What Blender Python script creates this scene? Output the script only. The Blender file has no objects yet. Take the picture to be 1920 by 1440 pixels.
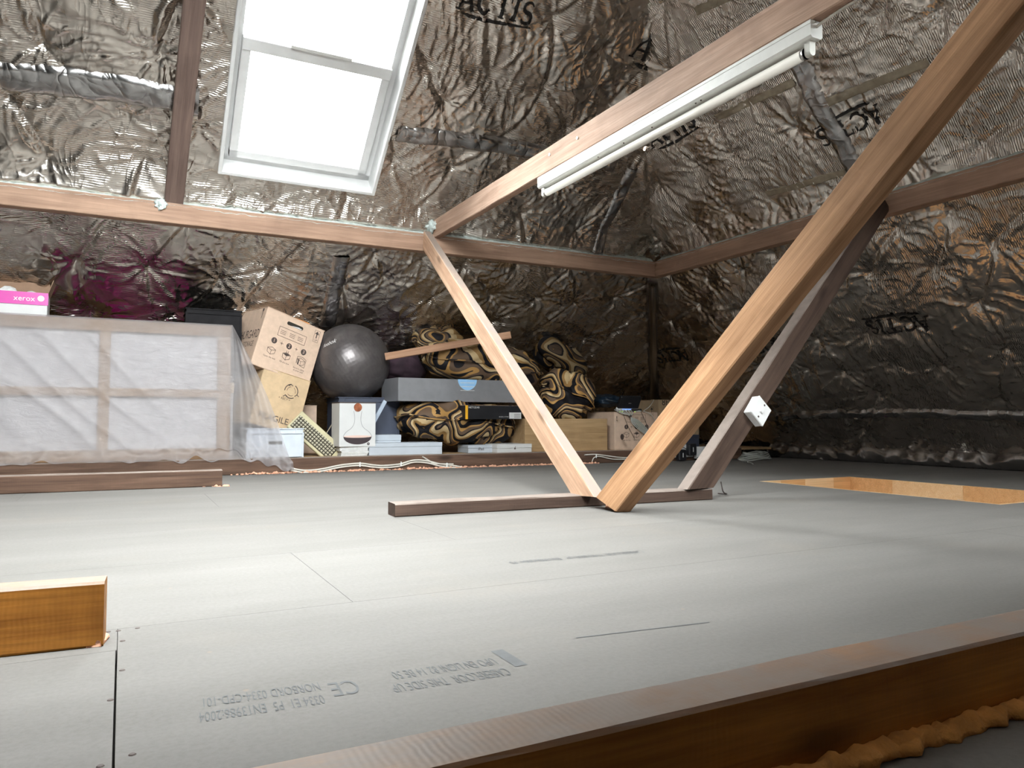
import bpy, bmesh, math, random
import numpy as np
from mathutils import Vector, Matrix, noise as mnoise

scene = bpy.context.scene
COL = scene.collection
random.seed(7)

# ------------------------------------------------------------------ camera
F = 1400.0
PITCH = math.atan(67.0 / F)
YAW = math.radians(27.5)
CAM = Vector((0, 0, 0.35))
FW0 = Vector((math.sin(YAW), math.cos(YAW), 0))
RT = Vector((math.cos(YAW), -math.sin(YAW), 0))
FWD = FW0 * math.cos(PITCH) + Vector((0, 0, math.sin(PITCH)))
UPV = RT.cross(FWD).normalized()
cam_d = bpy.data.cameras.new('camera')
cam_d.sensor_fit = 'HORIZONTAL'
cam_d.sensor_width = 36.0
cam_d.lens = 36.0 * F / 1920.0
cam_d.clip_start = 0.02
cam = bpy.data.objects.new('camera', cam_d)
COL.objects.link(cam)
M3 = Matrix((RT, UPV, -FWD)).transposed()
cam.matrix_world = Matrix.Translation(CAM) @ M3.to_4x4()
scene.camera = cam

# ------------------------------------------------------------------ sky, exposure
SKY = 37.0
world = bpy.data.worlds.new('overcast_sky')
scene.world = world
world.use_nodes = True
bg = world.node_tree.nodes['Background']
bg.inputs[0].default_value = (0.97, 0.985, 1.0, 1)
bg.inputs[1].default_value = SKY
vs = scene.view_settings
vs.view_transform = 'Standard'
vs.look = 'None'
vs.exposure = 0.0
vs.gamma = 1.0
vs.use_curve_mapping = False
cy = scene.cycles
cy.max_bounces = 5
cy.diffuse_bounces = 3
cy.glossy_bounces = 4
cy.transparent_max_bounces = 12
cy.sample_clamp_indirect = 8.0
cy.adaptive_threshold = 0.12
cy.adaptive_min_samples = 20


# ------------------------------------------------------------------ measuring helpers
def ray(px, py):
    return FWD + RT * ((px - 960) / F) + UPV * ((720 - py) / F)

def at_y(px, py, Y):
    d = ray(px, py); return CAM + d * (Y / d.y)

def at_z(px, py, z):
    d = ray(px, py); return CAM + d * ((z - CAM.z) / d.z)

def at_x(px, py, X):
    d = ray(px, py); return CAM + d * (X / d.x)

# roof: back slope z = TB*(YB - Y), right (hip end) slope z = TR*(XR - X), front slope z = TB*(Y - YF)
TB, YB, TR, XR, YF = 0.85, 7.07, 1.08, 5.57, -1.0
AB, AR = math.atan(TB), math.atan(TR)


# ------------------------------------------------------------------ materials
def nmat(name):
    m = bpy.data.materials.new(name); m.use_nodes = True
    nt = m.node_tree
    return m, nt, nt.nodes['Principled BSDF']

def N(nt, t, **kw):
    n = nt.nodes.new(t)
    for k, v in kw.items(): setattr(n, k, v)
    return n

def ramp(nt, fac, stops, interp='LINEAR'):
    r = N(nt, 'ShaderNodeValToRGB')
    r.color_ramp.interpolation = interp
    el = r.color_ramp.elements
    el[0].position, el[0].color = stops[0][0], (*stops[0][1], 1)
    el[1].position, el[1].color = stops[-1][0], (*stops[-1][1], 1)
    for p, c in stops[1:-1]:
        e = el.new(p); e.color = (*c, 1)
    nt.links.new(fac, r.inputs[0])
    return r.outputs[0]

def coords(nt, scale=(1, 1, 1), rot=(0, 0, 0), out='Object'):
    tc = N(nt, 'ShaderNodeTexCoord'); mp = N(nt, 'ShaderNodeMapping')
    mp.inputs['Scale'].default_value = scale; mp.inputs['Rotation'].default_value = rot
    nt.links.new(tc.outputs[out], mp.inputs[0])
    return mp.outputs[0]

def ntex(nt, vec, scale, detail=3, rough=0.55, dist=0.0):
    n = N(nt, 'ShaderNodeTexNoise')
    n.inputs['Scale'].default_value = scale; n.inputs['Detail'].default_value = detail
    n.inputs['Roughness'].default_value = rough; n.inputs['Distortion'].default_value = dist
    nt.links.new(vec, n.inputs['Vector'])
    return n.outputs['Fac']

def mixc(nt, fac, a, b, mode='MIX'):
    m = N(nt, 'ShaderNodeMix', data_type='RGBA', blend_type=mode)
    for sock, v in ((m.inputs[0], fac), (m.inputs[6], a), (m.inputs[7], b)):
        if isinstance(v, (int, float)): sock.default_value = v
        elif isinstance(v, tuple): sock.default_value = (*v, 1)
        else: nt.links.new(v, sock)
    return m.outputs[2]

def mathn(nt, op, a, b=0.0):
    m = N(nt, 'ShaderNodeMath', operation=op)
    for sock, v in ((m.inputs[0], a), (m.inputs[1], b)):
        if isinstance(v, (int, float)): sock.default_value = v
        else: nt.links.new(v, sock)
    return m.outputs[0]

def bump(nt, bs, height, strength=0.3, dist=0.01, chain=None):
    b = N(nt, 'ShaderNodeBump')
    b.inputs['Strength'].default_value = strength; b.inputs['Distance'].default_value = dist
    nt.links.new(height, b.inputs['Height'])
    if chain is not None: nt.links.new(chain, b.inputs['Normal'])
    nt.links.new(b.outputs[0], bs.inputs['Normal'])
    return b.outputs[0]

def simple(name, col, rough=0.5, metal=0.0, var=0.06, scale=12.0, bmp=0.0, spec=0.5):
    m, nt, bs = nmat(name)
    v = coords(nt)
    f = ntex(nt, v, scale, 4)
    lo = tuple(max(0, c * (1 - var * 2)) for c in col); hi = tuple(min(1, c * (1 + var)) for c in col)
    nt.links.new(ramp(nt, f, [(0.3, lo), (0.7, hi)]), bs.inputs['Base Color'])
    bs.inputs['Roughness'].default_value = rough; bs.inputs['Metallic'].default_value = metal
    bs.inputs['Specular IOR Level'].default_value = spec
    if bmp: bump(nt, bs, ntex(nt, v, scale * 6, 3), bmp, 0.004)
    return m

def foil_mat(name, base=(0.74, 0.68, 0.62), rough=0.24, weave=0.6, crinkle=0.32, wdir=0):
    m, nt, bs = nmat(name)
    uv = N(nt, 'ShaderNodeUVMap'); uv.uv_map = 'sheet'
    v = uv.outputs[0]
    big = ntex(nt, v, 1.6, 1)
    tint = ramp(nt, ntex(nt, v, 0.9, 1), [(0.3, tuple(c * 0.86 for c in base)), (0.7, base)])
    nt.links.new(tint, bs.inputs['Base Color'])
    bs.inputs['Metallic'].default_value = 1.0
    rr = N(nt, 'ShaderNodeMapRange'); nt.links.new(ntex(nt, v, 5.0, 2), rr.inputs[0])
    rr.inputs[1].default_value = 0.3; rr.inputs[2].default_value = 0.7
    rr.inputs[3].default_value = rough * 0.75; rr.inputs[4].default_value = rough * 1.35
    nt.links.new(rr.outputs[0], bs.inputs['Roughness'])
    # large soft folds, then crisp crinkles, then the fine ribbed weave of the film
    mp = N(nt, 'ShaderNodeMapping'); nt.links.new(v, mp.inputs[0]); mp.inputs['Scale'].default_value = (1, 1, 1)
    mp.inputs['Scale'].default_value = (1.0, 0.55, 1); mp.inputs['Rotation'].default_value = (0, 0, 0.5)
    n1 = ntex(nt, mp.outputs[0], 5.0, 2, 0.5, 1.4)
    r1 = mathn(nt, 'POWER', mathn(nt, 'SUBTRACT', 1.0, mathn(nt, 'ABSOLUTE', mathn(nt, 'MULTIPLY', mathn(nt, 'SUBTRACT', n1, 0.5), 7.0))), 3.0)
    r1 = mathn(nt, 'MAXIMUM', r1, 0.0)
    mp2 = N(nt, 'ShaderNodeMapping'); nt.links.new(v, mp2.inputs[0]); mp2.inputs['Scale'].default_value = (0.5, 1.0, 1); mp2.inputs['Rotation'].default_value = (0, 0, -0.7)
    n2 = ntex(nt, mp2.outputs[0], 9.0, 1, 0.5, 1.0)
    r2 = mathn(nt, 'MAXIMUM', mathn(nt, 'SUBTRACT', 1.0, mathn(nt, 'ABSOLUTE', mathn(nt, 'MULTIPLY', mathn(nt, 'SUBTRACT', n2, 0.5), 9.0))), 0.0)
    cr = mathn(nt, 'ADD', r1, mathn(nt, 'MULTIPLY', r2, 0.45))
    b1 = bump(nt, bs, cr, crinkle, 0.006)
    wv = N(nt, 'ShaderNodeTexWave', wave_type='BANDS', bands_direction='Y' if wdir == 0 else 'X')
    wv.inputs['Scale'].default_value = 27.0; wv.inputs['Distortion'].default_value = 1.2
    wv.inputs['Detail'].default_value = 1.0; wv.inputs['Detail Scale'].default_value = 1.0
    nt.links.new(v, wv.inputs['Vector'])
    msk = N(nt, 'ShaderNodeMapRange'); nt.links.new(big, msk.inputs[0])
    msk.inputs[1].default_value = 0.42; msk.inputs[2].default_value = 0.6
    h = mathn(nt, 'MULTIPLY', wv.outputs[1], msk.outputs[0])
    bump(nt, bs, h, weave, 0.0035, b1)
    return m

def wood_mat(name, dark, light, dust=None, dust_amt=0.0, rough=0.7, streak=9.0, stain=0.3, saw=0.08):
    """grain runs along local X"""
    m, nt, bs = nmat(name)
    oi = N(nt, 'ShaderNodeObjectInfo')
    tc = N(nt, 'ShaderNodeTexCoord')
    add = N(nt, 'ShaderNodeVectorMath', operation='ADD')
    sc = N(nt, 'ShaderNodeVectorMath', operation='SCALE'); sc.inputs['Scale'].default_value = 17.0
    cx = N(nt, 'ShaderNodeCombineXYZ')
    for i in range(3): nt.links.new(oi.outputs['Random'], cx.inputs[i])
    nt.links.new(cx.outputs[0], sc.inputs[0])
    nt.links.new(tc.outputs['Object'], add.inputs[0]); nt.links.new(sc.outputs[0], add.inputs[1])
    mp = N(nt, 'ShaderNodeMapping'); mp.inputs['Scale'].default_value = (0.55, streak, streak)
    nt.links.new(add.outputs[0], mp.inputs[0])
    g1 = ntex(nt, mp.outputs[0], 3.0, 6, 0.62, 0.6)
    c = ramp(nt, g1, [(0.28, dark), (0.5, tuple((a + b) / 2 for a, b in zip(dark, light))), (0.72, light)])
    mp2 = N(nt, 'ShaderNodeMapping'); mp2.inputs['Scale'].default_value = (1.0, 60, 60)
    nt.links.new(add.outputs[0], mp2.inputs[0])
    g2 = ntex(nt, mp2.outputs[0], 4.0, 3, 0.5)
    c = mixc(nt, 0.35, c, ramp(nt, g2, [(0.3, (0.35, 0.35, 0.35)), (0.65, (1, 1, 1))]), 'MULTIPLY')
    st = ntex(nt, add.outputs[0], 2.6, 4, 0.6, 0.8)
    c = mixc(nt, ramp(nt, st, [(0.45, (0, 0, 0)), (0.72, (stain, stain, stain))]), c, tuple(d * 0.45 for d in dark))
    # knots
    vo = N(nt, 'ShaderNodeTexVoronoi'); vo.inputs['Scale'].default_value = 1.0
    mp3 = N(nt, 'ShaderNodeMapping'); mp3.inputs['Scale'].default_value = (2.2, 7, 7)
    nt.links.new(add.outputs[0], mp3.inputs[0]); nt.links.new(mp3.outputs[0], vo.inputs['Vector'])
    c = mixc(nt, ramp(nt, vo.outputs['Distance'], [(0.05, (0.8, 0.8, 0.8)), (0.16, (0, 0, 0))]), c, tuple(d * 0.4 for d in dark))
    if dust is not None:
        ge = N(nt, 'ShaderNodeNewGeometry'); sx = N(nt, 'ShaderNodeSeparateXYZ')
        nt.links.new(ge.outputs['Normal'], sx.inputs[0])
        mr = N(nt, 'ShaderNodeMapRange'); nt.links.new(sx.outputs[2], mr.inputs[0])
        mr.inputs[1].default_value = 0.45; mr.inputs[2].default_value = 0.75
        mr.inputs[4].default_value = dust_amt
        dn = ntex(nt, add.outputs[0], 9.0, 5, 0.65)
        f = mathn(nt, 'MULTIPLY', mr.outputs[0], ramp(nt, dn, [(0.25, (0.55, 0.55, 0.55)), (0.6, (1, 1, 1))]))
        c = mixc(nt, f, c, dust)
    nt.links.new(c, bs.inputs['Base Color'])
    bs.inputs['Roughness'].default_value = rough
    bs.inputs['Specular IOR Level'].default_value = 0.25
    b1 = bump(nt, bs, g1, 0.35, 0.004)
    wv = N(nt, 'ShaderNodeTexWave', wave_type='BANDS', bands_direction='X')
    wv.inputs['Scale'].default_value = 45.0; wv.inputs['Distortion'].default_value = 3.0
    nt.links.new(add.outputs[0], wv.inputs['Vector'])
    bump(nt, bs, wv.outputs[1], saw, 0.0012, b1)
    return m

M = {}
M['foil'] = foil_mat('foil_insulation')
M['foil_side'] = foil_mat('foil_insulation_side', wdir=1)
M['tape'] = foil_mat('foil_joint_tape', base=(0.50, 0.49, 0.49), rough=0.26, weave=0.0, crinkle=0.5)
M['brown_tape'] = simple('buff_tape', (0.40, 0.345, 0.26), 0.45, 0.35, 0.1, 30, 0.3)
M['wadding'] = simple('insulation_wadding', (0.72, 0.80, 0.78), 0.6, 0.15, 0.15, 40, 0.6)
M['ink'] = simple('black_ink', (0.018, 0.016, 0.016), 0.45, 0, 0.05)
M['ink_soft'] = simple('brown_black_ink', (0.075, 0.055, 0.05), 0.6, 0, 0.05)
M['ink_floor'] = simple('faded_grey_ink', (0.095, 0.097, 0.10), 0.7, 0, 0.05, 60)
M['ink_white'] = simple('white_ink', (0.75, 0.75, 0.75), 0.5, 0, 0.03)
M['wood_collar'] = wood_mat('sawn_pink_timber', (0.375, 0.231, 0.163), (0.625, 0.431, 0.325), (0.46, 0.40, 0.36), 0.5)
M['wood_purlin'] = wood_mat('purlin_timber', (0.312, 0.188, 0.131), (0.537, 0.350, 0.250), (0.40, 0.34, 0.30), 0.5)
M['wood_orange'] = wood_mat('orange_brown_timber', (0.27, 0.135, 0.062), (0.58, 0.335, 0.185), (0.30, 0.24, 0.195), 0.85, 0.62)
M['wood_rafter'] = wood_mat('rafter_timber', (0.15, 0.10, 0.085), (0.26, 0.18, 0.15), (0.40, 0.34, 0.30), 0.3)
M['wood_tan'] = wood_mat('tan_timber', (0.413, 0.244, 0.156), (0.700, 0.463, 0.319), (0.28, 0.235, 0.21), 0.95)
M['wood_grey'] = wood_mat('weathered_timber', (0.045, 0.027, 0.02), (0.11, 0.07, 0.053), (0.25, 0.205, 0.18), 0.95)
M['wood_near'] = wood_mat('varnished_orange_timber', (0.319, 0.116, 0.017), (0.725, 0.312, 0.058), (0.30, 0.25, 0.225), 1.0, 0.5, 7.0, 0.6)
M['wood_dark'] = wood_mat('dark_brown_timber', (0.066, 0.036, 0.024), (0.187, 0.110, 0.075), (0.30, 0.25, 0.22), 0.9)
M['wood_lath'] = wood_mat('lath_timber', (0.30, 0.155, 0.09), (0.46, 0.27, 0.17), None)
M['pine_a'] = wood_mat('pine_light', (0.80, 0.52, 0.27), (0.92, 0.68, 0.42), None, rough=0.5, stain=0.05, saw=0.0)
M['pine_b'] = wood_mat('pine_mid', (0.68, 0.37, 0.16), (0.84, 0.52, 0.26), None, rough=0.5, stain=0.1, saw=0.0)
M['ply'] = wood_mat('raw_plywood', (0.34, 0.21, 0.10), (0.52, 0.35, 0.19), None, rough=0.65, stain=0.3)
M['white_metal'] = simple('white_enamel', (0.80, 0.80, 0.77), 0.35, 0, 0.03, 20)
M['tube_glass'] = simple('opal_tube', (0.84, 0.80, 0.73), 0.22, 0, 0.02, 5)
M['aged_plastic'] = simple('aged_white_plastic', (0.76, 0.75, 0.70), 0.4, 0, 0.05, 40)
M['white_plastic'] = simple('white_plastic', (0.80, 0.80, 0.80), 0.35, 0, 0.03)
M['crate'] = simple('pale_blue_plastic', (0.58, 0.63, 0.70), 0.4, 0, 0.04)
M['black_plastic'] = simple('black_plastic', (0.014, 0.014, 0.017), 0.4, 0, 0.1)
M['dark_plastic'] = simple('dark_crate_plastic', (0.016, 0.015, 0.017), 0.7, 0, 0.2, 12, 0, 0.15)
M['white_card'] = simple('white_card', (0.62, 0.62, 0.62), 0.5, 0, 0.02)
M['blue_white_card'] = simple('bluish_white_card', (0.46, 0.50, 0.56), 0.5, 0, 0.03)
M['cardboard'] = simple('brown_cardboard', (0.66, 0.485, 0.37), 0.75, 0, 0.05, 25, 0.06)
M['cardboard2'] = simple('yellow_cardboard', (0.62, 0.45, 0.28), 0.75, 0, 0.07, 18, 0.06)
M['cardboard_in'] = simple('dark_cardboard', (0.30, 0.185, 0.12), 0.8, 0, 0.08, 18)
M['magenta'] = simple('magenta_print', (0.62, 0.012, 0.34), 0.35, 0, 0.05)
M['blue_print'] = simple('blue_print', (0.10, 0.24, 0.55), 0.4, 0, 0.05)
M['sky_blue'] = simple('light_blue_print', (0.30, 0.55, 0.85), 0.4, 0, 0.04)
M['grey_box'] = simple('silver_grey_card', (0.22, 0.22, 0.235), 0.35, 0.1, 0.05)
M['grey_box2'] = simple('blue_grey_card', (0.055, 0.065, 0.10), 0.5, 0, 0.05)
M['yellow'] = simple('amber_print', (0.75, 0.38, 0.02), 0.4, 0, 0.04)
M['paper'] = simple('stacked_paper', (0.66, 0.66, 0.66), 0.7, 0, 0.06, 60)
M['beige'] = simple('yellowed_beige_plastic', (0.50, 0.45, 0.28), 0.45, 0, 0.05)
M['key'] = simple('grey_beige_key', (0.42, 0.39, 0.29), 0.5, 0, 0.05)
M['cable'] = simple('pale_cable', (0.62, 0.58, 0.52), 0.45, 0, 0.05)
M['cable_grey'] = simple('grey_cable', (0.50, 0.51, 0.48), 0.45, 0, 0.05)
M['foam'] = simple('pink_foam', (0.80, 0.42, 0.28), 0.85, 0, 0.12, 40, 0.5)
M['foam_orange'] = simple('orange_foam', (0.78, 0.36, 0.10), 0.85, 0, 0.14, 30, 0.5)
M['canvas_back'] = simple('raw_canvas', (0.50, 0.49, 0.505), 0.8, 0, 0.02, 60, 0.1)
M['stretcher'] = wood_mat('stretcher_pine', (0.27, 0.165, 0.09), (0.38, 0.25, 0.15), None, rough=0.6, stain=0.1, saw=0)
M['blue_bag'] = simple('dark_blue_polythene', (0.006, 0.018, 0.035), 0.4, 0, 0.2)
M['plum'] = simple('dark_plum_cloth', (0.045, 0.022, 0.035), 0.85, 0, 0.2)
M['steel'] = simple('zinc_steel', (0.55, 0.54, 0.52), 0.35, 1.0, 0.08)
M['alu'] = simple('pale_blue_aluminium', (0.50, 0.58, 0.70), 0.35, 0.3, 0.04)
M['orange'] = simple('orange_handle', (0.85, 0.27, 0.02), 0.3, 0, 0.04)
M['void'] = simple('dark_underside', (0.03, 0.025, 0.02), 0.9, 0, 0.1)
M['cork'] = simple('cork_print', (0.30, 0.085, 0.03), 0.6, 0, 0.25, 30)
M['wine'] = simple('wine_print', (0.045, 0.03, 0.035), 0.5, 0, 0.1)
M['blush'] = simple('blush_print', (0.72, 0.52, 0.45), 0.5, 0, 0.04)
M['lining'] = simple('white_lining', (0.80, 0.80, 0.80), 0.45, 0, 0.03)

def floor_mat():
    m, nt, bs = nmat('chipboard_flooring')
    oi = N(nt, 'ShaderNodeObjectInfo'); ge = N(nt, 'ShaderNodeNewGeometry')
    mp = N(nt, 'ShaderNodeMapping'); mp.inputs['Scale'].default_value = (0.7, 3.2, 1)
    nt.links.new(ge.outputs['Position'], mp.inputs[0])
    c = ramp(nt, ntex(nt, mp.outputs[0], 1.3, 6, 0.62), [(0.3, (0.160, 0.152, 0.143)), (0.7, (0.196, 0.186, 0.177))])
    fl = ntex(nt, ge.outputs['Position'], 120.0, 3, 0.7)
    c = mixc(nt, 0.35, c, ramp(nt, fl, [(0.3, (0.66, 0.65, 0.62)), (0.62, (1, 1, 1))]), 'MULTIPLY')
    wn = ntex(nt, ge.outputs['Position'], 2.2, 5, 0.6)
    c = mixc(nt, ramp(nt, wn, [(0.55, (0, 0, 0)), (0.8, (0.35, 0.35, 0.35))]), c, (0.215, 0.188, 0.16))
    sp = N(nt, 'ShaderNodeTexVoronoi'); sp.inputs['Scale'].default_value = 9.0
    nt.links.new(ge.outputs['Position'], sp.inputs['Vector'])
    c = mixc(nt, ramp(nt, sp.outputs['Distance'], [(0.02, (0.6, 0.6, 0.6)), (0.045, (0, 0, 0))]), c, (0.24, 0.19, 0.15))
    nt.links.new(c, bs.inputs['Base Color'])
    bs.inputs['Roughness'].default_value = 0.75; bs.inputs['Specular IOR Level'].default_value = 0.12
    bump(nt, bs, fl, 0.1, 0.002)
    return m
M['floor'] = floor_mat()

def cushion_mat(name, seed, light=1.0):
    m, nt, bs = nmat(name)
    tc = N(nt, 'ShaderNodeTexCoord')
    mp = N(nt, 'ShaderNodeMapping'); mp.inputs['Location'].default_value = (seed, seed * 0.7, seed * 1.3)
    mp.inputs['Scale'].default_value = (1, 1, 1.2)
    nt.links.new(tc.outputs['Object'], mp.inputs[0])
    n = ntex(nt, mp.outputs[0], 3.1, 0.0, 0.4, 0.7)
    w = mathn(nt, 'FRACT', mathn(nt, 'MULTIPLY', n, 4.6))
    L = light  # scales the fabric colours; the shadowed cushion gets a darker copy
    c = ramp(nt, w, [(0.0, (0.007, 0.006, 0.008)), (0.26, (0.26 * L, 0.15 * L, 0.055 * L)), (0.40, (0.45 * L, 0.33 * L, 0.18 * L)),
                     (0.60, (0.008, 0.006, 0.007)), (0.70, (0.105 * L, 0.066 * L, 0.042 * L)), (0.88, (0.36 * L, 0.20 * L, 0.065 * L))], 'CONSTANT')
    nt.links.new(c, bs.inputs['Base Color'])
    bs.inputs['Roughness'].default_value = 0.65
    bs.inputs['Specular IOR Level'].default_value = 0.25
    bump(nt, bs, ntex(nt, tc.outputs['Object'], 9.0, 4), 0.5, 0.02)
    return m

def poly_mat():
    m, nt, bs = nmat('milky_polythene')
    out = nt.nodes['Material Output']
    tr = N(nt, 'ShaderNodeBsdfTransparent'); tr.inputs[0].default_value = (0.97, 0.96, 0.97, 1)
    tl = N(nt, 'ShaderNodeBsdfTranslucent'); tl.inputs[0].default_value = (0.70, 0.67, 0.69, 1)
    bs.inputs['Base Color'].default_value = (0.58, 0.555, 0.57, 1)
    bs.inputs['Roughness'].default_value = 0.28
    v = coords(nt, (1, 1, 1))
    cr = ntex(nt, coords(nt, (5, 3, 14), (0, 0.6, 0)), 2.2, 5, 0.6, 1.5)
    bump(nt, bs, cr, 0.5, 0.02)
    m1 = N(nt, 'ShaderNodeMixShader'); m1.inputs[0].default_value = 0.30
    nt.links.new(bs.outputs[0], m1.inputs[1]); nt.links.new(tl.outputs[0], m1.inputs[2])
    m2 = N(nt, 'ShaderNodeMixShader')
    f = ramp(nt, ntex(nt, v, 3.0, 4), [(0.3, (0.36, 0.36, 0.36)), (0.7, (0.56, 0.56, 0.56))])
    nt.links.new(f, m2.inputs[0])
    nt.links.new(tr.outputs[0], m2.inputs[1]); nt.links.new(m1.outputs[0], m2.inputs[2])
    nt.links.new(m2.outputs[0], out.inputs[0])
    return m
M['polythene'] = poly_mat()

def glass_mat():
    m, nt, bs = nmat('window_glass')
    out = nt.nodes['Material Output']
    tr = N(nt, 'ShaderNodeBsdfTransparent'); tr.inputs[0].default_value = (0.96, 0.98, 0.97, 1)
    gl = N(nt, 'ShaderNodeBsdfGlossy'); gl.inputs['Roughness'].default_value = 0.02
    fr = N(nt, 'ShaderNodeFresnel'); fr.inputs[0].default_value = 1.3
    mx = N(nt, 'ShaderNodeMixShader')
    nt.links.new(fr.outputs[0], mx.inputs[0]); nt.links.new(tr.outputs[0], mx.inputs[1]); nt.links.new(gl.outputs[0], mx.inputs[2])
    nt.links.new(mx.outputs[0], out.inputs[0])
    return m
M['glass'] = glass_mat()

def ball_mat():
    m, nt, bs = nmat('pewter_ball_rubber')
    tc = N(nt, 'ShaderNodeTexCoord')
    c = ramp(nt, ntex(nt, tc.outputs['Object'], 9.0, 5, 0.6, 1.0), [(0.3, (0.11, 0.098, 0.10)), (0.7, (0.165, 0.15, 0.15))])
    nt.links.new(c, bs.inputs['Base Color'])
    bs.inputs['Roughness'].default_value = 0.36; bs.inputs['Metallic'].default_value = 0.55
    return m
M['ball'] = ball_mat()

def led_mat(name, col, s):
    m, nt, bs = nmat(name)
    bs.inputs['Base Color'].default_value = (*col, 1)
    bs.inputs['Emission Color'].default_value = (*col, 1)
    bs.inputs['Emission Strength'].default_value = s
    return m
M['led_blue'] = led_mat('blue_led', (0.12, 0.32, 1.0), 1.6)
M['led_green'] = led_mat('green_led', (0.55, 1.0, 0.12), 3.0)


# ------------------------------------------------------------------ object helpers
def link(o, parent=None, mw=None):
    COL.objects.link(o)
    if parent is not None: o.parent = parent
    if mw is not None:
        if parent is not None: o.matrix_local = mw
        else: o.matrix_world = mw
    return o

def smooth(me, flag=True):
    me.polygons.foreach_set('use_smooth', [flag] * len(me.polygons))

def obj_bm(name, bm, mat, parent=None, mw=None, sm=False):
    me = bpy.data.meshes.new(name)
    bmesh.ops.recalc_face_normals(bm, faces=bm.faces[:])
    bm.to_mesh(me); bm.free()
    me.materials.append(M[mat] if isinstance(mat, str) else mat)
    if sm: smooth(me)
    return link(bpy.data.objects.new(name, me), parent, mw)

def obj_py(name, vs_, fs, mat, parent=None, mw=None, sm=False):
    me = bpy.data.meshes.new(name)
    me.from_pydata([tuple(v) for v in vs_], [], fs)
    me.update()
    me.materials.append(M[mat] if isinstance(mat, str) else mat)
    if sm: smooth(me)
    return link(bpy.data.objects.new(name, me), parent, mw)

def tag(o, label=None, cat=None, group=None, kind=None):
    if label: o['label'] = label
    if cat: o['category'] = cat
    if group: o['group'] = group
    if kind: o['kind'] = kind
    return o

def empty(name, mw, label=None, cat=None, group=None, kind=None):
    o = bpy.data.objects.new(name, None)
    o.empty_display_size = 0.05
    COL.objects.link(o); o.matrix_world = mw
    return tag(o, label, cat, group, kind)

def T(x, y, z): return Matrix.Translation((x, y, z))
def R(deg, ax): return Matrix.Rotation(math.radians(deg), 4, ax)

def box(bm, x0, x1, y0, y1, z0, z1, bev=0.0, mw=None):
    r = bmesh.ops.create_cube(bm, size=1.0)
    vsn = r['verts']
    for v in vsn:
        v.co = Vector(((x0 + x1) / 2 + v.co.x * (x1 - x0), (y0 + y1) / 2 + v.co.y * (y1 - y0), (z0 + z1) / 2 + v.co.z * (z1 - z0)))
    if bev > 0:
        es = list({e for v in vsn for e in v.link_edges})
        r2 = bmesh.ops.bevel(bm, geom=es, offset=bev, segments=1, affect='EDGES', profile=0.5)
        vsn = list({v for f in r2['faces'] for v in f.verts} | {v for v in vsn if v.is_valid})
    if mw is not None:
        for v in vsn: v.co = mw @ v.co
    return vsn

def bxo(name, dims, mat, parent=None, mw=None, bev=0.0):
    bm = bmesh.new(); box(bm, *dims, bev=bev)
    return obj_bm(name, bm, mat, parent, mw)

def catmull(pts, n=8):
    P = [Vector(p) for p in pts]
    P = [P[0] * 2 - P[1]] + P + [P[-1] * 2 - P[-2]]
    out = []
    for i in range(1, len(P) - 2):
        for k in range(n):
            t = k / n
            a, b, c, d = P[i - 1], P[i], P[i + 1], P[i + 2]
            out.append(0.5 * ((2 * b) + (c - a) * t + (2 * a - 5 * b + 4 * c - d) * t * t + (3 * b - a - 3 * c + d) * t ** 3))
    out.append(P[-2])
    return out

def tube_vf(pts, r, seg=6, base=0):
    vsn, fs = [], []
    nrm = Vector((0.13, 0.21, 0.97)).normalized()
    for i, p in enumerate(pts):
        t = (pts[min(i + 1, len(pts) - 1)] - pts[max(i - 1, 0)])
        t = t.normalized() if t.length > 1e-9 else Vector((1, 0, 0))
        a = t.cross(nrm)
        if a.length < 1e-4: a = t.cross(Vector((1, 0, 0)))
        a.normalize(); b = t.cross(a)
        rr = r(i / max(1, len(pts) - 1)) if callable(r) else r
        for k in range(seg):
            an = 2 * math.pi * k / seg
            vsn.append(p + (a * math.cos(an) + b * math.sin(an)) * rr)
    for i in range(len(pts) - 1):
        for k in range(seg):
            k2 = (k + 1) % seg
            fs.append((base + i * seg + k, base + i * seg + k2, base + (i + 1) * seg + k2, base + (i + 1) * seg + k))
    fs.append(tuple(base + k for k in range(seg)))
    fs.append(tuple(base + (len(pts) - 1) * seg + k for k in range(seg))[::-1])
    return vsn, fs

def tube(name, pts, r, mat, parent=None, mw=None, seg=6, curve=True):
    p = catmull(pts) if curve else [Vector(q) for q in pts]
    v, f = tube_vf(p, r, seg)
    return obj_py(name, v, f, mat, parent, mw, True)

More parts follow.
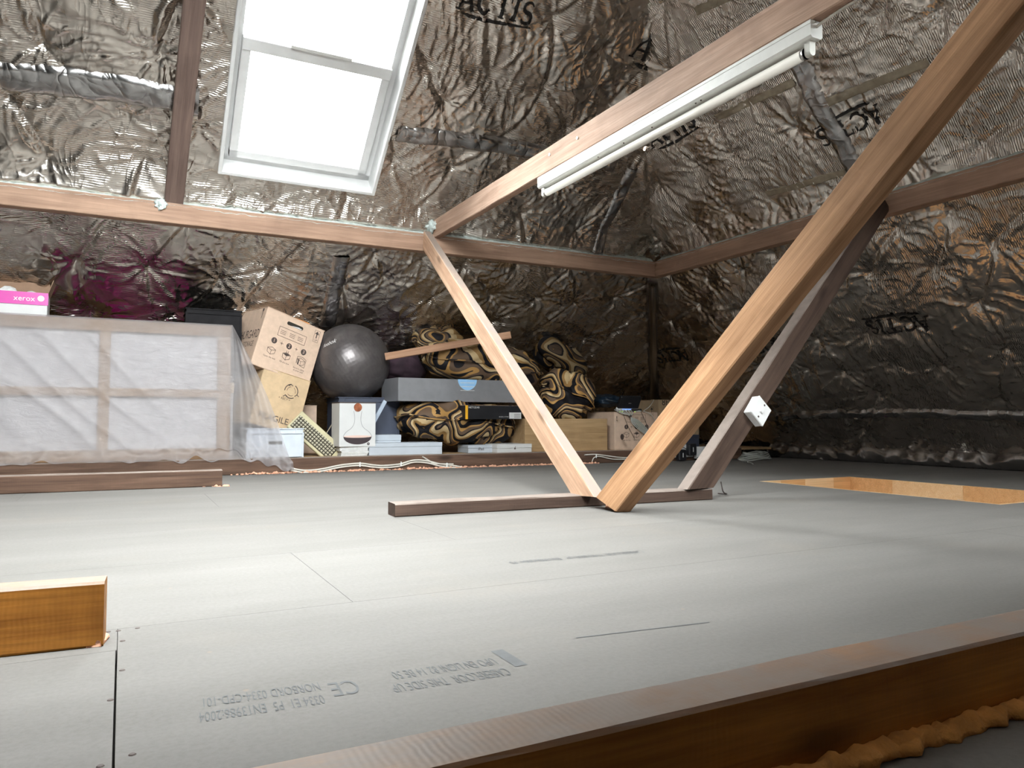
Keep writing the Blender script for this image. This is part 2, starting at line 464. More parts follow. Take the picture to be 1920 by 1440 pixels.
def timber(name, p0, p1, w, t, up, mat, label=None, cat='beam', bev=0.004, wane=0.0018, parent=None, kind=None, ends=(0, 0), level0=False):
    """bar from p0 to p1; w across local Y, t along local Z (Z ~ up); ends = shear of the two end cuts along X per local Z"""
    p0, p1 = Vector(p0), Vector(p1)
    L = (p1 - p0).length
    x = (p1 - p0) / L
    z = Vector(up) - x * Vector(up).dot(x); z.normalize()
    y = z.cross(x)
    mw = Matrix((x, y, z)).transposed().to_4x4(); mw.translation = p0
    if level0: ends = (-z.z / x.z, ends[1])
    hw, ht, c = w / 2, t / 2, bev
    prof = [(-hw + c, -ht), (hw - c, -ht), (hw, -ht + c), (hw, ht - c), (hw - c, ht), (-hw + c, ht), (-hw, ht - c), (-hw, -ht + c)]
    n = max(6, int(L / 0.06))
    vsn, fs = [], []
    sd = random.random() * 50
    for i in range(n + 1):
        for k, (a, b) in enumerate(prof):
            xx = L * i / n
            if i == 0: xx += ends[0] * b
            if i == n: xx += ends[1] * b
            ja = mnoise.noise(Vector((xx * 5 + sd, k * 3.1, 0))) * wane
            jb = mnoise.noise(Vector((xx * 5 + sd, k * 3.1, 9))) * wane
            vsn.append((xx, a + ja, b + jb))
    for i in range(n):
        for k in range(8):
            k2 = (k + 1) % 8
            fs.append((i * 8 + k, (i + 1) * 8 + k, (i + 1) * 8 + k2, i * 8 + k2))
    fs.append(tuple(range(8))); fs.append(tuple(n * 8 + k for k in range(8))[::-1])
    o = obj_py(name, vsn, fs, mat, parent, mw)
    if label: tag(o, label, cat)
    if kind: o['kind'] = kind
    return o

def text_vf(body, size=1.0, align='CENTER', stretch=1.0, spacing=1.0):
    cu = bpy.data.curves.new('lettering', 'FONT')
    cu.body = body; cu.size = size; cu.align_x = align; cu.align_y = 'CENTER'
    cu.space_character = spacing
    cu.resolution_u = 3
    o = bpy.data.objects.new('lettering', cu)
    COL.objects.link(o)
    me = bpy.data.meshes.new_from_object(o, depsgraph=None) if False else o.to_mesh()
    v = [(p.co.x * stretch, p.co.y) for p in me.vertices]
    f = [tuple(p.vertices) for p in me.polygons]
    o.to_mesh_clear()
    bpy.data.objects.remove(o); bpy.data.curves.remove(cu)
    return v, f

class Flat:
    """2D print on a face: x right, y up; built in the XZ plane, a hair proud of y=0 (towards -Y)"""
    def __init__(self): self.v, self.f = [], []
    def add(self, v, f):
        b = len(self.v); self.v += [tuple(p) for p in v]; self.f += [tuple(i + b for i in q) for q in f]; return self
    def text(self, s, x, y, size, stretch=1.0, rot=0, align='CENTER', spacing=1.0):
        v, f = text_vf(s, size, align, stretch, spacing)
        c, sn = math.cos(rot), math.sin(rot)
        return self.add([(x + a * c - b * sn, y + a * sn + b * c) for a, b in v], f)
    def line(self, pts, w, closed=False):
        n = len(pts)
        for i in range(n if closed else n - 1):
            a, b = Vector(pts[i]), Vector(pts[(i + 1) % n])
            d = b - a
            if d.length < 1e-7: continue
            d.normalize(); m = Vector((-d.y, d.x)) * w / 2; e = d * w * 0.3
            self.add([a - m - e, b - m + e, b + m + e, a + m - e], [(0, 1, 2, 3)])
        return self
    def disc(self, x, y, r, ry=None, n=20):
        ry = ry or r
        return self.add([(x + r * math.cos(2 * math.pi * i / n), y + ry * math.sin(2 * math.pi * i / n)) for i in range(n)], [tuple(range(n))])
    def poly(self, pts): return self.add(pts, [tuple(range(len(pts)))])
    def rect(self, x0, y0, x1, y1): return self.poly([(x0, y0), (x1, y0), (x1, y1), (x0, y1)])
    def build(self, name, mat, parent, mw=None, off=0.0012):
        return obj_py(name, [(a, -off, b) for a, b in self.v], self.f, mat, parent, mw)


# ------------------------------------------------------------------ noise in numpy for the foil
def vnoise(x, y, seed):
    xi, yi = np.floor(x).astype(np.int64), np.floor(y).astype(np.int64)
    fx, fy = x - xi, y - yi
    fx = fx * fx * (3 - 2 * fx); fy = fy * fy * (3 - 2 * fy)
    def h(a, b):
        n = (a * 374761393 + b * 668265263 + seed * 982451653) & 0x7fffffff
        n = ((n ^ (n >> 13)) * 1274126177) & 0x7fffffff
        n = n ^ (n >> 16)
        return (n & 0xffff) / 65535.0 * 2 - 1
    return (h(xi, yi) * (1 - fx) + h(xi + 1, yi) * fx) * (1 - fy) + (h(xi, yi + 1) * (1 - fx) + h(xi + 1, yi + 1) * fx) * fy

def fbm(x, y, seed, o=3):
    s = 0; a = 1.0; t = 0
    for i in range(o):
        s = s + a * vnoise(x * 2 ** i, y * 2 ** i, seed + i * 7); t += a; a *= 0.5
    return s / t


class Slope:
    """a crumpled quilted foil sheet on a sloping plane"""
    def __init__(self, O, eu, ev, n, u0, u1, v0, v1, res, seed, gap=(0.42, 0.36), amp=1.0, pins=None, slant=0.5):
        self.O, self.eu, self.ev, self.n = Vector(O), Vector(eu), Vector(ev), Vector(n)
        self.u0, self.v0, self.res = u0, v0, res
        nu, nv = int(round((u1 - u0) / res)) + 1, int(round((v1 - v0) / res)) + 1
        self.nu, self.nv = nu, nv
        U, V = np.meshgrid(u0 + np.arange(nu) * res, v0 + np.arange(nv) * res)   # [v,u]
        self.U, self.V = U, V
        rng = np.random.RandomState(seed)
        P = []
        gu, gv = gap
        for j in range(int((v1 - v0) / gv) + 2):
            for i in range(int((u1 - u0) / gu) + 3):
                P.append((u0 + (i + (j * slant) % 1.0) * gu + rng.uniform(-.10, .10), v0 + j * gv + rng.uniform(-.09, .09)))
        if pins: P += pins
        H = np.full(U.shape, 0.042)
        pleat = np.zeros(U.shape)
        for (pu, pv) in P:
            i0, i1 = max(0, int((pu - 0.5 - u0) / res)), min(nu, int((pu + 0.5 - u0) / res) + 1)
            j0, j1 = max(0, int((pv - 0.5 - v0) / res)), min(nv, int((pv + 0.5 - v0) / res) + 1)
            if i1 <= i0 or j1 <= j0: continue
            sl = (slice(j0, j1), slice(i0, i1))
            du, dv = U[sl] - pu, V[sl] - pv
            r = np.sqrt(du * du + dv * dv) + 1e-6; th = np.arctan2(dv, du)
            k = rng.randint(3, 6); ph = rng.uniform(0, 6.28); depth = rng.uniform(0.6, 1.0)
            H[sl] = np.minimum(H[sl], 0.042 * ((1 - depth) + depth * (1 - np.exp(-(r / 0.10) ** 1.1))))
            wob = th + 0.35 * vnoise(du * 7 + pu, dv * 7 + pv, seed + 3)
            rd = 1 - np.abs(np.sin(wob * k / 1.0 + ph))          # sharp ridges radiating
            rd2 = 1 - np.abs(np.sin(wob * (k + 2.5) + ph * 2))
            pleat[sl] += (rd ** 5 * 0.030 + rd2 ** 6 * 0.014) * np.exp(-(r / (0.12 + 0.11 * depth)) ** 1.5) * (1 - np.exp(-r / 0.03)) * depth
        # fold lines running from pin to pin
        Pn = np.array(P)
        crease = np.zeros(U.shape)
        for a in range(len(Pn)):
            d = np.hypot(Pn[:, 0] - Pn[a, 0], Pn[:, 1] - Pn[a, 1])
            up = [b for b in np.argsort(d)[1:6] if Pn[b, 1] > Pn[a, 1] + 0.1 and d[b] < 0.55]
            if not up or rng.rand() < 0.25: continue
            b = up[rng.randint(0, min(2, len(up)))]
            A, B = Pn[a], Pn[b]
            mn, mx = np.minimum(A, B) - 0.1, np.maximum(A, B) + 0.1
            i0, i1 = max(0, int((mn[0] - u0) / res)), min(nu, int((mx[0] - u0) / res) + 1)
            j0, j1 = max(0, int((mn[1] - v0) / res)), min(nv, int((mx[1] - v0) / res) + 1)
            if i1 <= i0 or j1 <= j0: continue
            sl = (slice(j0, j1), slice(i0, i1))
            ab = B - A; L = np.hypot(*ab)
            t = np.clip(((U[sl] - A[0]) * ab[0] + (V[sl] - A[1]) * ab[1]) / L ** 2, 0, 1)
            bow = 0.02 * np.sin(t * np.pi) * rng.choice([-1, 1])
            sd = ((U[sl] - A[0]) * -ab[1] + (V[sl] - A[1]) * ab[0]) / L - bow
            e = np.hypot(np.maximum(0, np.abs(((U[sl] - A[0]) * ab[0] + (V[sl] - A[1]) * ab[1]) / L - L / 2) - L / 2), sd)
            crease[sl] += -0.014 * np.exp(-e / 0.012) + 0.016 * np.exp(-((sd - 0.035) / 0.02) ** 2) * np.sin(t * np.pi)
        warp = fbm(U * 0.8, V * 0.8, seed + 11, 2)
        ca, sa = np.cos(0.9 + warp * 2.2), np.sin(0.9 + warp * 2.2)
        a = (U * ca + V * sa); b = (-U * sa + V * ca)
        rid = 1 - np.abs(fbm(a * 1.6, b * 6.5, seed + 21, 3)) * 2.2
        wr = np.clip(rid, 0, 1) ** 5 * 0.010
        rid2 = 1 - np.abs(fbm(U * 4.0 + 9, V * 3.0, seed + 31, 3)) * 2.2
        wr2 = np.clip(rid2, 0, 1) ** 6 * 0.0045
        self.H = amp * (H + pleat + crease + wr + wr2 + 0.022 * fbm(U * 1.2, V * 1.2, seed + 41, 2)) - 0.02
    def dress(self, v_in, v_top, depth, ulim):
        t = np.clip((v_top - self.V) / (v_top - v_in), 0, 1)
        low = np.clip((self.V - (v_in - 0.10)) / 0.10, 0, 1)
        w = np.clip((ulim - self.U) / 0.25, 0, 1)
        self.H = self.H * (1 - 0.35 * t ** 2 * low * w) + depth * t ** 2.2 * np.where(self.V < v_in, low, 1.0) * w * (1 + 0.10 * vnoise(self.U * 2.3, self.V, 77))
    def h(self, u, v):
        a = min(max((u - self.u0) / self.res, 0), self.nu - 1.001); b = min(max((v - self.v0) / self.res, 0), self.nv - 1.001)
        i, j = int(a), int(b); a -= i; b -= j
        H = self.H
        return (H[j, i] * (1 - a) + H[j, i + 1] * a) * (1 - b) + (H[j + 1, i] * (1 - a) + H[j + 1, i + 1] * a) * b
    def pos(self, u, v, off=0.0, flat=False):
        return self.O + self.eu * u + self.ev * v + self.n * ((0 if flat else self.h(u, v)) + off)
    def uv(self, px, py):
        d = ray(px, py)
        t = (self.O - CAM).dot(self.n) / d.dot(self.n)
        q = CAM + d * t - self.O
        return q.dot(self.eu), q.dot(self.ev)
    def build(self, name, keep, mat):
        P = (np.array(self.O)[None, None, :] + self.U[..., None] * np.array(self.eu) + self.V[..., None] * np.array(self.ev)
             + self.H[..., None] * np.array(self.n)).reshape(-1, 3)
        k = keep(self.U, self.V)
        fk = k[:-1, :-1] & k[1:, :-1] & k[:-1, 1:] & k[1:, 1:]
        idx = np.arange(self.nu * self.nv).reshape(self.nv, self.nu)
        q = np.stack([idx[:-1, :-1], idx[:-1, 1:], idx[1:, 1:], idx[1:, :-1]], -1)[fk]
        used = np.unique(q); mp = np.full(self.nu * self.nv, -1); mp[used] = np.arange(len(used))
        q = mp[q]; P = P[used]
        UVs = np.stack([self.U.reshape(-1)[used], self.V.reshape(-1)[used]], -1)
        me = bpy.data.meshes.new(name)
        me.vertices.add(len(P)); me.vertices.foreach_set('co', P.astype(np.float32).ravel())
        me.loops.add(q.size); me.loops.foreach_set('vertex_index', q.astype(np.int32).ravel())
        me.polygons.add(len(q)); me.polygons.foreach_set('loop_start', np.arange(0, q.size, 4, dtype=np.int32))
        me.update(calc_edges=True)
        uvl = me.uv_layers.new(name='sheet')
        uvl.data.foreach_set('uv', UVs[q.ravel()].astype(np.float32).ravel())
        smooth(me)
        me.materials.append(M[mat])
        o = link(bpy.data.objects.new(name, me))
        o['kind'] = 'structure'
        return o
    def strip(self, name, path, width, mat, parent, bulge=0.02, off=0.004, crump=0.006, res=0.02, seed=0):
        """a tape or covered batten lying on the sheet along a path of (u,v)"""
        pts = catmull([Vector((a, b, 0)) for a, b in path], 12)
        vsn, fs, uvs = [], [], []
        nw = 9
        dist = 0
        sm = []
        for i in range(len(pts) - 1):
            L = (pts[i + 1] - pts[i]).length; m = max(1, int(L / res))
            for k in range(m): sm.append(pts[i].lerp(pts[i + 1], k / m))
        sm.append(pts[-1])
        for i, p in enumerate(sm):
            t = (sm[min(i + 1, len(sm) - 1)] - sm[max(0, i - 1)]).normalized()
            nn = Vector((-t.y, t.x, 0))
            if i: dist += (p - sm[i - 1]).length
            for k in range(nw):
                s = k / (nw - 1) * 2 - 1
                wv = width / 2 * (1 + 0.16 * mnoise.noise(Vector((dist * 6, seed + (5 if s > 0 else 0), 0))))
                q = p + nn * (s * wv)
                # mean height of the sheet, so the tape bridges folds
                hb = (self.h(q.x, q.y) + self.h(p.x, p.y)) / 2
                if crump:
                    hb += crump * (mnoise.noise(Vector((dist * 11, s * 1.5 + seed, 1))) + 0.6 * abs(mnoise.noise(Vector((dist * 30, s * 3 + seed, 4)))))
                hh = max(self.h(q.x, q.y), hb) + off + bulge * max(0, 1 - s * s) ** 0.6
                if abs(s) == 1: hh = self.h(q.x, q.y) - 0.004
                vsn.append(self.O + self.eu * q.x + self.ev * q.y + self.n * hh); uvs.append((dist, s * width / 2))
        for i in range(len(sm) - 1):
            for k in range(nw - 1):
                fs.append((i * nw + k, i * nw + k + 1, (i + 1) * nw + k + 1, (i + 1) * nw + k))
        o = obj_py(name, vsn, fs, mat, parent, None, True)
        me = o.data
        ul = me.uv_layers.new(name='sheet')
        for lp in me.loops: ul.data[lp.index].uv = uvs[lp.vertex_index]
        return o
    def pxpath(self, *pts): return [self.uv(*p) for p in pts]
    def logo(self, S, E, parent, up=1, aspect=1.25, off=0.004):
        """foil print: serif capitals with a long swash, from pixel S to pixel E along the baseline"""
        s, e = Vector(self.uv(*S)), Vector(self.uv(*E))
        fl = Flat()
        W = serif_word(fl)
        ex = (e - s) / W
        ey = Vector((-ex.y, ex.x)) * aspect * up
        # fine triangles so the print follows the folds
        bm = bmesh.new()
        vv = [bm.verts.new((a, b, 0)) for a, b in fl.v]
        for f in fl.f:
            try: bm.faces.new([vv[i] for i in f])
            except ValueError: pass
        for _ in range(3):
            lo = [ed for ed in bm.edges if ed.calc_length() > 0.16]
            if lo: bmesh.ops.subdivide_edges(bm, edges=lo, cuts=1, use_grid_fill=True)
        bmesh.ops.triangulate(bm, faces=bm.faces[:])
        for v in bm.verts:
            q = s + ex * v.co.x + ey * v.co.y
            v.co = self.pos(q.x, q.y, off)
        return obj_bm('printed_lettering', bm, 'ink', parent)

def arc(cx, cy_, rx, ry, a0, a1, n=14):
    return [(cx + rx * math.cos(math.radians(a0 + (a1 - a0) * i / n)), cy_ + ry * math.sin(math.radians(a0 + (a1 - a0) * i / n))) for i in range(n + 1)]

def serif_word(fl):
    th, tn = 0.19, 0.085
    # A
    fl.line([(0.12, 0.03), (0.55, 0.97)], tn); fl.line([(0.52, 0.97), (0.98, 0.03)], th); fl.line([(0.27, 0.34), (0.82, 0.34)], tn)
    for x in (0.12, 0.98): fl.line([(x - 0.13, 0.03), (x + 0.13, 0.03)], 0.06)
    # C with varying weight
    a = arc(1.72, 0.5, 0.44, 0.46, 50, 315, 20)
    for i in range(len(a) - 1):
        fl.line(a[i:i + 2], tn + (th - tn) * math.sin(math.pi * i / (len(a) - 1)))
    fl.line([(2.0, 0.98), (2.02, 0.68)], 0.06)
    # T
    fl.line([(2.3, 0.95), (3.2, 0.95)], tn); fl.line([(2.75, 0.95), (2.75, 0.03)], th)
    for x in (2.3, 3.2): fl.line([(x, 0.97), (x, 0.75)], 0.06)
    fl.line([(2.6, 0.03), (2.9, 0.03)], 0.06)
    # I
    fl.line([(3.55, 0.95), (3.55, 0.03)], th)
    for y in (0.03, 0.97): fl.line([(3.38, y), (3.72, y)], 0.06)
    # S
    b = arc(4.3, 0.73, 0.28, 0.235, 30, 270, 12)[:-1] + arc(4.3, 0.26, 0.30, 0.235, 90, -150, 12)
    for i in range(len(b) - 1):
        fl.line(b[i:i + 2], tn + (th - tn) * max(0, 1 - abs(i - len(b) / 2) / (len(b) / 2)))
    # swash
    fl.poly([(0.35, -0.14), (1.6, -0.17), (4.75, -0.10), (4.75, -0.16), (2.2, -0.33), (0.9, -0.30)])
    return 4.7


# =================================================================== STRUCTURE
# ---- roof slopes
# roof window opening on the back slope in (u, v)
WU0, WU1, WV0, WV1 = 0.50, 1.45, 2.93, 4.38
back = Slope((0, YB, 0), (1, 0, 0), (0, -math.cos(AB), math.sin(AB)), (0, -math.sin(AB), -math.cos(AB)),
             -2.0, 5.6, -0.05, 5.35, 0.0118, 3)
# calm the sheet where it is dressed round the opening
back.dress(2.72, 3.02, 0.095, 3.75)
def wmask(U, V):
    return (U > WU0) & (U < WU1) & (V > WV0) & (V < WV1)
wall_back = back.build('wall_back', lambda U, V: (U < XR + 0.06 - TB / TR * V * math.cos(AB)) & ~wmask(U, V), 'foil')
tag(wall_back, 'crumpled silver foil insulation on the roof slope with the roof window')
right = Slope((XR, 0, 0), (0, 1, 0), (-math.cos(AR), 0, math.sin(AR)), (-math.sin(AR), 0, -math.cos(AR)),
              -1.1, 7.1, -0.05, 4.7, 0.0122, 5, slant=0.28)
right.dress(2.34, 2.60, 0.05, 4.85)
kR = TR / TB * math.cos(AR)
wall_right = right.build('wall_right', lambda U, V: (U < YB + 0.06 - kR * V) & (U > YF - 0.06 + kR * V), 'foil_side')
tag(wall_right, 'quilted silver foil insulation on the hipped end slope at the right')
front = Slope((0, YF, 0), (1, 0, 0), (0, math.cos(AB), math.sin(AB)), (0, math.sin(AB), -math.cos(AB)),
              -3.6, 5.6, -0.05, 5.4, 0.06, 8)
FILL_WIN = [(-0.45, 0.95, 2.28, 4.30), (2.25, 3.05, 2.25, 2.85)]      # u0, u1, v0, v1 of the openings added behind the camera for fill light
def fmask(U, V):
    k = np.zeros(U.shape, bool)
    for a, b, c, d in FILL_WIN: k |= (U > a - .02) & (U < b + .02) & (V > c - .02) & (V < d + .02)
    return k
wall_front = front.build('wall_front', lambda U, V: (U < XR + 0.06 - TB / TR * V * math.cos(AB)) & ~fmask(U, V), 'foil')
tag(wall_front, 'silver foil insulation on the roof slope behind the camera')
# far left end, out of the frame: back slope goes on to a foil-lined gable
bl = Slope((0, YB, 0), (1, 0, 0), (0, -math.cos(AB), math.sin(AB)), (0, -math.sin(AB), -math.cos(AB)), -3.62, -1.98, -0.05, 5.35, 0.05, 13)
o = bl.build('wall_back', lambda U, V: U < 99, 'foil'); o.parent = wall_back; o.name = 'foil_sheet'; del o['kind']
left = Slope((-3.5, 0, 0), (0, 1, 0), (0, 0, 1), (1, 0, 0), -1.2, 7.2, -0.05, 3.5, 0.06, 17)
wall_left = left.build('wall_left', lambda U, V: (V < TB * (YB - U) + 0.1) & (V < TB * (U - YF) + 0.1), 'foil')
tag(wall_left, 'foil-lined gable end outside the frame on the left')

# ---- foil joints, tapes and prints
for i, (pts, w, b) in enumerate([([(1104, 474), (1150, 385), (1184, 312)], 0.10, 0.008),
                                 ([(640, 478), (628, 540), (612, 608)], 0.13, 0.01),
                                 ]):
    back.strip('foil_tape', back.pxpath(*pts), w, 'tape', wall_back, b, seed=i * 9, crump=0.014)
back.strip('foil_tape', back.pxpath((0, 140), (190, 160), (372, 190)), 0.17, 'tape', wall_back, 0.02, seed=31, crump=0.016)
back.strip('foil_tape', back.pxpath((742, 246), (900, 262), (1150, 306)), 0.12, 'tape', wall_back, 0.016, seed=47, crump=0.016)
for i, (pts, w, b) in enumerate([([(1488, 100), (1545, 205), (1625, 345)], 0.13, 0.01),
                                 ([(1400, 781), (1560, 772), (1740, 771), (1925, 778)], 0.085, 0.02)]):
    right.strip('foil_tape', right.pxpath(*pts), w, 'tape', wall_right, b, seed=60 + i * 9, crump=0.013)
for i, (a, b, w) in enumerate([((1345, 219), (1492, 152), 0.055), ((1440, 361), (1588, 319), 0.05), ((1556, 188), (1745, 112), 0.06), ((1308, 18), (1372, -10), 0.06)]):
    right.strip('adhesive_tape', right.pxpath(a, ((a[0] + b[0]) / 2, (a[1] + b[1]) / 2), b), w, 'brown_tape', wall_right, 0.001, 0.003, 0.0, seed=i)
# the tape down the hip below the purlin
hp0, hp1 = Vector((XR - 0.30, 0, 0)), None
def hip_point(z, off=0.0):
    return Vector((XR - z / TR, YB - z / TB, z)) + Vector((-0.45, -0.6, -0.5)).normalized() * off
tube('foil_tape', [hip_point(z, 0.05 + 0.01 * math.sin(z * 9)) for z in (0.05, 0.35, 0.7, 1.05, 1.35, 1.6)],
     lambda t: 0.055 + 0.008 * math.sin(t * 23), 'tape', wall_back, seg=10)
for S, E, sl, w, u in [((853, 12), (992, 44), back, wall_back, 1), ((1176, 102), (1310, 152), back, wall_back, 1),
                       ((1228, 275), (1312, 231), right, wall_right, -1), ((1645, 192), (1530, 244), right, wall_right, -1),
                       ((1742, 587), (1622, 598), right, wall_right, -1), ((1466, 622), (1370, 640), right, wall_right, -1),
                       ((1286, 652), (1225, 660), right, wall_right, -1)]:
    sl.logo(S, E, w, u)

def hem(name, p0, p1, r, parent, seed):
    p0, p1 = Vector(p0), Vector(p1); n = int((p1 - p0).length / 0.02); seg = 18
    vsn, fs = tube_vf([p0.lerp(p1, i / n) for i in range(n + 1)], r, seg)
    out = []
    for q in vsn:
        q = Vector(q)
        a = mnoise.noise(q * 6 + Vector((seed, 0, 0))); b = 1 - abs(mnoise.noise(q * 11 + Vector((0, seed, 0)))) * 2
        d = Vector((-0.7, 0, 0.4)) * (a * 0.05 + max(0, b) ** 2 * 0.03 + 0.02 * mnoise.noise(q * 24))
        q = q + d; q.z = max(q.z, 0.002); out.append(q)
    return obj_py(name, out, fs, 'tape', parent, None, True)
hem('foil_hem', (XR - 0.10, 0.2, 0.055), (XR - 0.10, 5.15, 0.05), 0.075, wall_right, 2.0)
# ---- floor: chipboard panels with open joints round the hatch
HX0, HX1, HY0, HY1 = 3.22, 3.98, 1.82, 3.14
fl_o = empty('floor', T(0, 0, 0), 'grey-green chipboard flooring panels', None, None, 'structure')
rows = [(-1.05, -0.97 + 0.6), (-0.37, 0.23), (0.23, 0.565), (0.565, 1.43), (1.43, 2.03), (2.03, 2.63), (2.63, 3.23), (3.23, 3.83), (3.83, 4.43), (4.43, 5.03)]
joints = {3: 0.0, 4: 0.40, 5: 0.87, 6: 2.0, 7: 0.35, 8: -0.4, 9: 1.2, 0: 0.6, 1: 1.5, 2: 0.3}
rects = []
for i, (y0, y1) in enumerate(rows):
    j = joints[i]
    xs = sorted({-3.5, 5.6} | {j + 2.4 * k for k in range(-3, 4) if -3.4 < j + 2.4 * k < 5.5})
    for a, b in zip(xs, xs[1:]):
        if i == 3 and b == 0.0: rects += [(a, b, y0, 1.30), (a, b, 1.30, y1)]
        else: rects.append((a, b, y0, y1))
def cut(rs, hx0, hx1, hy0, hy1):
    out = []
    for a, b, c, d in rs:
        if b <= hx0 or a >= hx1 or d <= hy0 or c >= hy1: out.append((a, b, c, d)); continue
        if a < hx0: out.append((a, hx0, c, d))
        if b > hx1: out.append((hx1, b, c, d))
        m0, m1 = max(a, hx0), min(b, hx1)
        if c < hy0: out.append((m0, m1, c, hy0))
        if d > hy1: out.append((m0, m1, hy1, d))
    return out
for a, b, c, d in cut(rects, HX0, HX1, HY0, HY1):
    g = 0.00045
    gl = 0.0022 if abs(b) < 1e-6 and c < 1.3 else g
    bxo('floor_panel', (a + g, b - gl, c + g, d - g, -0.018, 0.0), 'floor', fl_o)
for a, b, c, d in cut([(-3.5, 5.6, -1.05, 7.1)], HX0 - 0.02, HX1 + 0.02, HY0 - 0.02, HY1 + 0.02):
    bxo('subfloor', (a, b, c, d, -0.06, -0.03), 'void', fl_o)
# raised boards behind the far kerb timber
for k in range(4):
    bxo('deck_board', (-3.4 + 2.2 * k, -1.203 + 2.2 * k, 5.105, 6.9, 0.075, 0.095), 'ply', fl_o, bev=0.001)
# stamped print on the boards, read from the far side
def floor_print(S, E, lines, size, flip=True):
    s, e = at_z(*S, 0.0), at_z(*E, 0.0)
    ex = (e - s).normalized(); ey = Vector((-ex.y, ex.x, 0))
    fp = Flat()
    for t, x, y, sz, st in lines: fp.text(t, x, y, sz, st, 0, 'LEFT')
    return obj_py('printed_stamp', [s + ex * a + ey * b + Vector((0, 0, 0.0006)) for a, b in fp.v], fp.f, 'ink_floor', fl_o)
floor_print((968, 1256), (262, 1362), [('CABERFLOOR  THIS SIDE UP', 0.012, 0.0, 0.044, 0.30), ('0334 E1  P5  EN13986:2004', 0.265, 0.0, 0.044, 0.29),
                                       ('UPO EN LIGNI 82 14 BE 50', 0.012, -0.048, 0.044, 0.30), ('CE', 0.215, -0.03, 0.075, 0.42), ('NORBORD 0334-CPD-101', 0.262, -0.048, 0.044, 0.29)], 0.04)
fpx = Flat(); s_ = at_z(958, 1240, 0)
obj_py('printed_stamp', [s_ + Vector((a, b, 0.0006)) for a, b in [(-0.006, -0.025), (0.014, -0.025), (0.014, 0.055), (-0.006, 0.055)]], [(0, 1, 2, 3)], 'ink_floor', fl_o)
floor_print((1205, 1034), (860, 1064), [('CABERFLOOR  THIS SIDE UP   EN13986:2004  P5', 0.0, 0.0, 0.044, 0.42)], 0.04)
for px, py in [(229, 1257), (207, 1313), (248, 1415), (188, 1437), (203, 1185), (222, 1183), (258, 1178), (230, 1202)]:
    p = at_z(px, py, 0.0)
    bm = bmesh.new(); bmesh.ops.create_cone(bm, cap_ends=True, segments=8, radius1=0.0042, radius2=0.003, depth=0.0012)
    obj_bm('screw_head', bm, 'ink_soft', fl_o, T(p.x, p.y, 0.0006))
obj_py('pencil_line', [at_z(1080, 1195, .0006), at_z(1080, 1196.3, .0006), at_z(1330, 1167, .0006), at_z(1330, 1165.7, .0006)], [(0, 1, 2, 3)], 'ink_floor', fl_o)

# ---- loft hatch lining
hatch = empty('loft_hatch', T(HX0, HY0, -0.3), 'open loft hatch lined with jointed pine boards at the right', 'hatch')
w, d = HX1 - HX0, HY1 - HY0
def lining(name_seg, x0, x1, y0, y1, along):
    segs = [(0, .20), (.20, .46), (.46, .78), (.78, 1.0)]
    for q, (a, b) in enumerate(segs):
        m = ['pine_a', 'pine_b', 'pine_a', 'pine_b'][(q + name_seg) % 4]
        if along == 'y': dims = (x0, x1, y0 + (y1 - y0) * a + .0004, y0 + (y1 - y0) * b - .0004, 0, 0.3)
        else: dims = (x0 + (x1 - x0) * a + .0004, x0 + (x1 - x0) * b - .0004, y0, y1, 0, 0.3)
        bm = bmesh.new(); box(bm, *dims)
        bo = obj_bm('lining_board', bm, m, hatch)
lining(0, w - 0.02, w, 0.02, d - 0.02, 'y'); lining(1, 0, 0.02, 0.02, d - 0.02, 'y')
lining(2, 0, w, d - 0.02, d, 'x'); lining(3, 0, w, 0, 0.02, 'x')
for yy in (0.62, 0.28):
    bm = bmesh.new(); box(bm, w - 0.028, w - 0.019, yy - 0.02, yy + 0.02, 0.20, 0.225, 0.002)
    box(bm, w - 0.036, w - 0.026, yy - 0.008, yy + 0.008, 0.205, 0.22, 0.002)
    obj_bm('hinge', bm, 'steel', hatch)
bxo('hatch_door', (0.02, w - 0.02, 0.02, d - 0.02, 0.0, 0.02), 'pine_b', hatch)

# ---- roof window
win = empty('window_1', T(0, 0, 0), 'white framed roof window glowing with overcast sky', None, None, 'structure')
def wpos(u, v, h): return back.O + back.eu * u + back.ev * v - back.n * h      # h = outwards
WM = Matrix((back.eu, back.ev, -back.n)).transposed().to_4x4(); WM.translation = back.O
def wbox(name, u0, u1, v0, v1, h0, h1, mat, parent=win, bev=0.003):
    bm = bmesh.new(); box(bm, u0, u1, v0, v1, h0, h1, bev)
    return obj_bm(name, bm, mat, parent, WM)
t_ = 0.018
wbox('reveal_lining', WU0 - t_, WU0 + 0.004, WV0 - t_, WV1 + t_, -0.045, 0.20, 'lining')
wbox('reveal_lining', WU1 - 0.004, WU1 + t_, WV0 - t_, WV1 + t_, -0.045, 0.20, 'lining')
wbox('reveal_lining', WU0, WU1, WV0 - t_, WV0 + 0.004, -0.045, 0.20, 'lining')
wbox('reveal_lining', WU0, WU1, WV1 - 0.004, WV1 + t_, -0.045, 0.20, 'lining')
fr = 0.045
for (a, b, c, d2) in [(WU0, WU0 + fr, WV0, WV1), (WU1 - fr, WU1, WV0, WV1), (WU0, WU1, WV0, WV0 + fr), (WU0, WU1, WV1 - fr, WV1)]:
    wbox('window_frame', a, b, c, d2, 0.10, 0.17, 'lining')
VM = 3.70
sash = wbox('sash_rail', WU0 + fr, WU1 - fr, VM - 0.035, VM + 0.035, 0.06, 0.15, 'lining')
